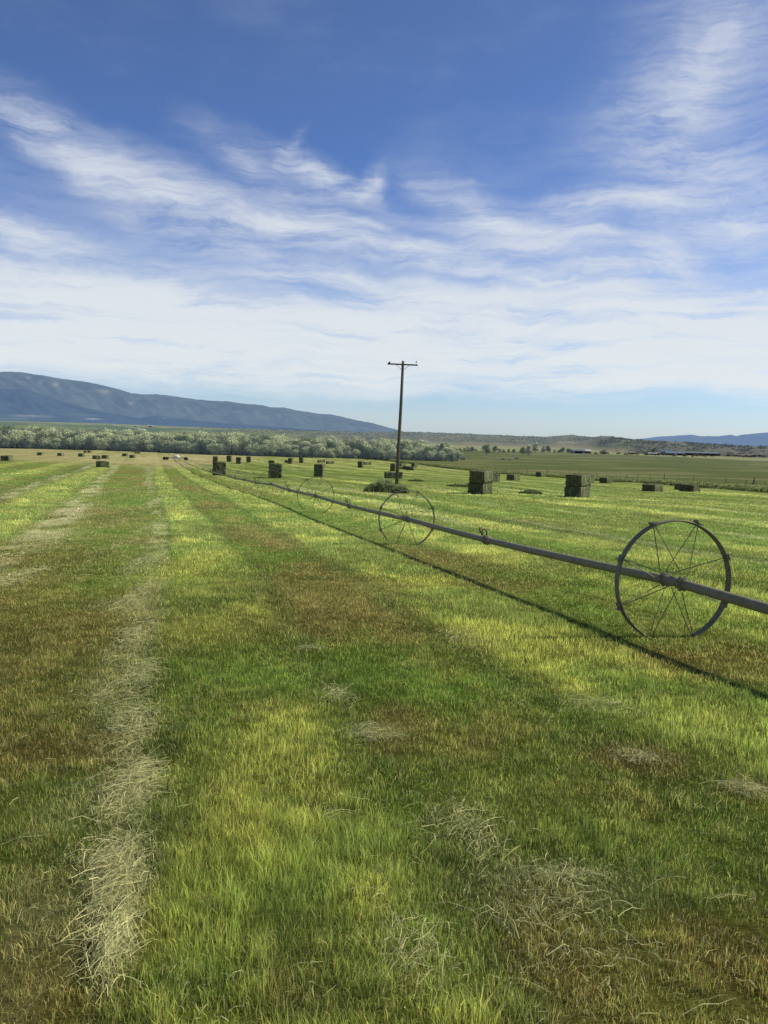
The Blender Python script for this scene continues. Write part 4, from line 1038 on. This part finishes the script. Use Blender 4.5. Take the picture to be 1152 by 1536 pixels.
# ------------------------------------------------------------------ distant ranges
def range_mesh(name, table, base, r_front, r_back, rng_seed, c1, c2, patches, haze, rel, nfa=260, nr=60, hz_col=HAZE):
    a0, a1 = azel(*table[0])[0], azel(*table[-1])[0]
    az = np.linspace(a0, a1, nfa); t = np.linspace(0, 1.15, nr)
    ta = [azel(*p)[0] for p in table]; te = [azel(*p)[1] for p in table]
    ba = [azel(*p)[0] for p in base]; be = [azel(*p)[1] for p in base]
    A, T = np.meshgrid(az, t)
    R = r_front + (r_back - r_front) * T
    zr = EYE + r_back * np.tan(np.interp(A, ta, te)) ; zb = EYE + r_front * np.tan(np.interp(A, ba, be))
    X = np.sin(A) * R; Y = np.cos(A) * R
    n = fbm(A * 22, T * 3, rng_seed, 5, .55); rdg = 1 - np.abs(2 * fbm(A * 34 + T * 2.2, T * 1.6, rng_seed + 50, 4) - 1)
    s_ = np.clip(T, 0, 1) ** .9
    Z = zb + (zr - zb) * s_
    Z = Z + (zr - zb) * rel * ((n - .5) * 1.0 + (rdg - .75) * .8) * np.sin(np.pi * np.clip(T, 0, 1)) ** .8
    Z = Z + (r_back * .0009) * (fbm(A * 260, T * 30, rng_seed + 7, 3) - .5) * np.clip(T, 0, 1)
    Z = np.where(T > 1, Z - (T - 1) * (zr - zb) * 1.5 - 5, Z)
    Z[0] -= 200
    c = mixc(np.tile(c1, A.shape + (1,)), c2, sstep(.35, .65, fbm(A * 60, T * 9, rng_seed + 21, 5)))
    c = mixc(c, c2 * 1.25, sstep(.55, .8, rdg) * .4)
    for (px, py, wa, wt, cc, st) in patches:
        pa = azel(px, py)[0]; pe = azel(px, py)[1]
        E = np.arctan2(Z - EYE, R)
        dd = ((A - pa) / wa) ** 2 + ((E - pe) / wt) ** 2 + (fbm(A * 500, E * 900, 9, 3) - .5) * 1.6
        c = mixc(c, cc, np.exp(-np.clip(dd, 0, 20)) * st)
    V = np.stack([X, Y, Z], -1).reshape(-1, 3); na = nfa
    i = np.arange(nr - 1)[:, None] * na + np.arange(na - 1)[None, :]
    F = np.stack([i, i + 1, i + na + 1, i + na], -1)[:, :, ::-1].reshape(-1)
    me = np_mesh(name, V, F, np.full((nr - 1) * (na - 1), 4), True); set_col(me, c.reshape(-1, 3))
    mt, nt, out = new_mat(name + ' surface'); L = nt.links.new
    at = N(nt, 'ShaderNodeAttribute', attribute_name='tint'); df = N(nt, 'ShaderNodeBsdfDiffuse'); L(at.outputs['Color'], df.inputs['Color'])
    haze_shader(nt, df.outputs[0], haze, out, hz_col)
    return link(name, me, mt, kind='structure')
MT = [(-420, 590), (-200, 566), (-60, 556), (0, 558), (22, 557.5), (40, 559), (60, 563), (90, 568), (125, 572), (150, 577), (175, 583), (198, 590), (212, 591), (235, 591.5), (260, 594), (290, 599), (318, 601), (340, 601.5), (362, 605), (392, 607), (405, 610.5),
      (425, 611), (450, 616), (480, 620.5), (497, 621.5), (530, 629), (560, 635), (578, 640), (600, 646), (640, 656)]
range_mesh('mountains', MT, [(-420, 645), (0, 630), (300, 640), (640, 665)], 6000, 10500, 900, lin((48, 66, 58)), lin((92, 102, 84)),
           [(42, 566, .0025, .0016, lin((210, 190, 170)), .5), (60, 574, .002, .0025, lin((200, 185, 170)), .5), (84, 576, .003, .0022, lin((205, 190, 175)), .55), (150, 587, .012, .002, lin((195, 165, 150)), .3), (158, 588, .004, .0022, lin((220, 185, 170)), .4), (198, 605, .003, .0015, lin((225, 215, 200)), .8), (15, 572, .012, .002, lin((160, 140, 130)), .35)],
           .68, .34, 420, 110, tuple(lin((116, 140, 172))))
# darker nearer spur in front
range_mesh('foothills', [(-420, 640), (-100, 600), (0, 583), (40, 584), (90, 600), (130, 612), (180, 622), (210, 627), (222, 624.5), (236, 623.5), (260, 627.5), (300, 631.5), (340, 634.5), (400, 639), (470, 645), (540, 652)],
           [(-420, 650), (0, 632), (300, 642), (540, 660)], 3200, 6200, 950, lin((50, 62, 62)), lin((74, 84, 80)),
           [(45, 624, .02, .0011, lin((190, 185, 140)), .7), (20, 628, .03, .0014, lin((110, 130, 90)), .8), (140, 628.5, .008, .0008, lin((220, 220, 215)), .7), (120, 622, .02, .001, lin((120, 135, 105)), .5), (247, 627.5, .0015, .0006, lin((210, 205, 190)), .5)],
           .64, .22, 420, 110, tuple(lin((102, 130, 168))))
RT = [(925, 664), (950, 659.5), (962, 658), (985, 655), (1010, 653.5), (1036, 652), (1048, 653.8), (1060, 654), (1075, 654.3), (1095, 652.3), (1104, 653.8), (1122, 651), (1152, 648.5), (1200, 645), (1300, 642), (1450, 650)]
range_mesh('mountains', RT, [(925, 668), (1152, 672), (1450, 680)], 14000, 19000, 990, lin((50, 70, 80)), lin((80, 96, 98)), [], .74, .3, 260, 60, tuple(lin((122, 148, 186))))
# tiny far buildings on the bench on the left
shed(226, 640.2, 6, 4, 1.2, .8, 8, M_ROOFW, 'tiny white roofed shed on the far bench below the mountains')
shed(203, 639.8, 4.5, 3, .8, .5, 8, M_ROOFW, 'tiny pale shed left of the white roofed one on the far bench')

# ------------------------------------------------------------------ sky
SUN_EL = 40.0; SUN_AZ = D2R(78)       # azimuth clockwise from the view direction (+Y)
world = bpy.data.worlds.new("World"); scene.world = world; world.use_nodes = True
nt = world.node_tree; nt.nodes.clear(); L = nt.links.new
wo = N(nt, 'ShaderNodeOutputWorld'); bg = N(nt, 'ShaderNodeBackground')
sky = N(nt, 'ShaderNodeTexSky', sky_type='NISHITA'); sky.sun_disc = False
sky.sun_elevation = D2R(SUN_EL); sky.sun_rotation = SUN_AZ; sky.altitude = 900; sky.air_density = 1.0; sky.dust_density = .6; sky.ozone_density = 1.6
STR = .10
tc = N(nt, 'ShaderNodeTexCoord')
sp = N(nt, 'ShaderNodeSeparateXYZ'); L(tc.outputs['Generated'], sp.inputs[0])
def M(op, a, b=None, c=None, clamp=False):
    n = N(nt, 'ShaderNodeMath', operation=op); n.use_clamp = clamp
    for i, x in enumerate((a, b, c)):
        if x is None: continue
        if isinstance(x, (int, float)): n.inputs[i].default_value = x
        else: L(x, n.inputs[i])
    return n.outputs[0]
AZ = M('ARCTAN2', sp.outputs[0], sp.outputs[1]); EL = M('ARCSINE', sp.outputs[2])
cb = N(nt, 'ShaderNodeCombineXYZ'); L(AZ, cb.inputs[0]); L(EL, cb.inputs[1]); AE = cb.outputs[0]
def noise(vec, scale, detail=6, rough=.6, dist=0, sc=(1, 1, 1), rot=0, loc=(0, 0, 0)):
    mp = N(nt, 'ShaderNodeMapping'); mp.inputs['Scale'].default_value = sc; mp.inputs['Rotation'].default_value = (0, 0, rot); mp.inputs['Location'].default_value = loc
    L(vec, mp.inputs[0])
    n = N(nt, 'ShaderNodeTexNoise', i_Scale=float(scale), i_Detail=float(detail), i_Roughness=rough, i_Distortion=float(dist)); L(mp.outputs[0], n.inputs['Vector'])
    return n
# domain warp
wn = noise(AE, 5, 5, .6)
vs_ = N(nt, 'ShaderNodeVectorMath', operation='SUBTRACT'); L(wn.outputs['Color'], vs_.inputs[0]); vs_.inputs[1].default_value = (.5, .5, .5)
vk = N(nt, 'ShaderNodeVectorMath', operation='MULTIPLY'); L(vs_.outputs[0], vk.inputs[0]); vk.inputs[1].default_value = (.14, .06, 0)
va = N(nt, 'ShaderNodeVectorMath', operation='ADD'); L(AE, va.inputs[0]); L(vk.outputs[0], va.inputs[1])
W = va.outputs[0]
def blob(px, py, wpx, hpx, rot, amp, prev):
    a, e = azel(px, py)
    mp = N(nt, 'ShaderNodeMapping', vector_type='TEXTURE')
    mp.inputs['Location'].default_value = (a, e, 0); mp.inputs['Rotation'].default_value = (0, 0, D2R(-rot)); mp.inputs['Scale'].default_value = (wpx / FPX, hpx / FPX, 1)
    L(W, mp.inputs[0])
    g_ = N(nt, 'ShaderNodeTexGradient', gradient_type='QUADRATIC_SPHERE'); L(mp.outputs[0], g_.inputs[0])
    return M('MULTIPLY_ADD', g_.outputs['Fac'], amp, prev)
D = 0.0
# (px, py, half width, half height, clockwise rotation, amount)
BL = [(110, 235, 210, 62, 33, 1.0), (250, 300, 250, 66, 22, 1.3), (430, 345, 260, 42, 10, 1.3), (620, 378, 300, 20, 9, 1.3),
      (490, 268, 150, 30, 22, 1.6), (470, 300, 160, 60, 15, .5), (425, 222, 55, 16, -50, .6), (560, 272, 50, 30, -50, 1.0), (350, 240, 130, 60, 25, .5),
      (40, 355, 150, 32, 6, 1.1), (1020, 150, 230, 130, -20, .7), (1065, 80, 60, 130, 10, .7), (1110, 40, 220, 160, 0, .5), (1070, 250, 280, 120, 10, .7), (1110, 335, 170, 60, 8, 1.0),
      (720, 320, 200, 45, 28, .85), (860, 312, 160, 35, -4, 1.2), (980, 300, 130, 25, 6, .9), (800, 372, 330, 50, 4, .6), (930, 400, 220, 45, -8, .9), (1000, 380, 90, 50, 50, .6), (780, 420, 420, 18, 7, 1.1), (560, 345, 200, 14, 12, .7), (800, 350, 260, 18, 5, .8),
      (120, 415, 420, 75, 8, .9), (230, 455, 480, 50, 4, .8), (900, 455, 500, 30, 4, .8), (520, 420, 300, 24, 8, .7), (640, 455, 300, 18, 6, .6)]
for b_ in BL: D = blob(*b_, D)
blob_sum = D
# broad bank: band in elevation with a soft bottom
e_top = azel(576, 440)[1]; e_mid = azel(576, 500)[1]; e_bot = azel(576, 612)[1]; e_b2 = azel(576, 535)[1]
ws = N(nt, 'ShaderNodeSeparateXYZ'); L(W, ws.inputs[0]); WE = ws.outputs[1]
def mr(v, a, b, c=0., d=1., smooth=True):
    n = N(nt, 'ShaderNodeMapRange'); n.interpolation_type = 'SMOOTHSTEP' if smooth else 'LINEAR'
    L(v, n.inputs[0])
    for i, x in enumerate((a, b, c, d)): n.inputs[i + 1].default_value = x
    return n.outputs[0]
bank = M('MULTIPLY', mr(WE, e_bot, e_b2), mr(WE, e_top + .03, e_mid))
bankn = noise(W, 3.2, 10, .66, .3, (1.0, 11.0, 1), -.06)
str2 = noise(W, 5.5, 9, .62, .2, (1.0, 9.0, 1), -.10, (7, 3, 0))
bankd = M('MULTIPLY', bank, mr(bankn.outputs['Fac'], .34, .60, .35, 2.2))
# fibrous structure
fib = noise(W, 7, 10, .66, .6, (1.0, 3.4, 1), -.30)
fib2 = noise(W, 22, 8, .7, .5, (.8, 5.0, 1), -.12, (3, 1, 0))
ff = M('ADD', M('MULTIPLY', fib.outputs['Fac'], .65), M('MULTIPLY', fib2.outputs['Fac'], .35))
blobd = M('MULTIPLY', blob_sum, mr(ff, .36, .64, .14, 1.3, False))
thin = M('MULTIPLY', mr(noise(AE, 4, 5, .55, 0, (1, 2, 1), .2, (5, 2, 0)).outputs['Fac'], .45, .85), .12)
veil = M('MULTIPLY', mr(EL, azel(576, 230)[1], azel(576, 430)[1], 0.0, .25), mr(ff, .3, .65, .5, 1.2, False))
veil = M('MULTIPLY', veil, mr(EL, azel(576, 640)[1], azel(576, 560)[1], 0.0, 1.0))
dens = M('ADD', M('ADD', M('ADD', blobd, bankd), thin), veil)
dens = M('MULTIPLY', dens, mr(str2.outputs['Fac'], .34, .62, .62, 1.25))
dens1 = M('SUBTRACT', 1.0, M('POWER', 2.718, M('MULTIPLY', dens, -1.35)))
dens1 = M('MINIMUM', dens1, .93)
# low haze below the bank
low = mr(EL, azel(576, 640)[1], azel(576, 540)[1], .27, 0.0)
dens2 = M('MAXIMUM', dens1, low)
# base sky with a tint by elevation
skym = N(nt, 'ShaderNodeVectorMath', operation='SCALE'); L(sky.outputs[0], skym.inputs[0]); skym.inputs['Scale'].default_value = 1.07
cr = N(nt, 'ShaderNodeValToRGB'); L(mr(EL, 0, D2R(40), 0, 1, False), cr.inputs[0])
el_ = cr.color_ramp.elements; el_[0].position = 0; el_[0].color = (.66, .88, 1.28, 1); el_[1].position = 1; el_[1].color = (1, .95, .9, 1)  # last stop: overhead sky, out of view, warmed to cut blue fill light
for p_, c_ in ((.12, (.60, .84, 1.22)), (.35, (.56, .74, 1.12)), (.7, (.68, .78, 1.04)), (.85, (.7, .88, 1.2))):
    e_ = el_.new(p_); e_.color = (*c_, 1)
tint = N(nt, 'ShaderNodeVectorMath', operation='MULTIPLY'); L(skym.outputs[0], tint.inputs[0]); L(cr.outputs[0], tint.inputs[1])
cc = N(nt, 'ShaderNodeValToRGB'); L(mr(EL, 0, D2R(30), 0, 1, False), cc.inputs[0])
cc.color_ramp.elements[0].color = (*(lin((234, 238, 238)) / STR), 1); cc.color_ramp.elements[1].position = 1; cc.color_ramp.elements[1].color = (*(lin((204, 213, 231)) / STR), 1)
mx = N(nt, 'ShaderNodeMix', data_type='RGBA'); L(dens2, mx.inputs[0]); L(tint.outputs[0], mx.inputs[6]); L(cc.outputs[0], mx.inputs[7])
L(mx.outputs[2], bg.inputs['Color']); bg.inputs['Strength'].default_value = STR
L(bg.outputs[0], wo.inputs['Surface'])

sd = bpy.data.lights.new('sun', 'SUN'); sd.energy = 5.0; sd.angle = D2R(.53); sd.color = (1, .93, .77)
so = bpy.data.objects.new('sun', sd); COL.objects.link(so)
sdir = Vector((math.sin(SUN_AZ) * math.cos(D2R(SUN_EL)), math.cos(SUN_AZ) * math.cos(D2R(SUN_EL)), math.sin(D2R(SUN_EL))))
so.rotation_euler = sdir.to_track_quat('Z', 'Y').to_euler(); so.location = (20, -5, 30)

scene.view_settings.view_transform = 'Standard'; scene.view_settings.look = 'None'; scene.view_settings.exposure = 0; scene.view_settings.gamma = 1
scene.render.engine = 'CYCLES'; scene.cycles.max_bounces = 6; scene.cycles.transparent_max_bounces = 4
scene.render.resolution_x = 768; scene.render.resolution_y = 1024
for o in COL.objects:
    if len(o.get('label', '').split()) > 16: print('LONG', o.name, o['label'])
print('objects', len(COL.objects))
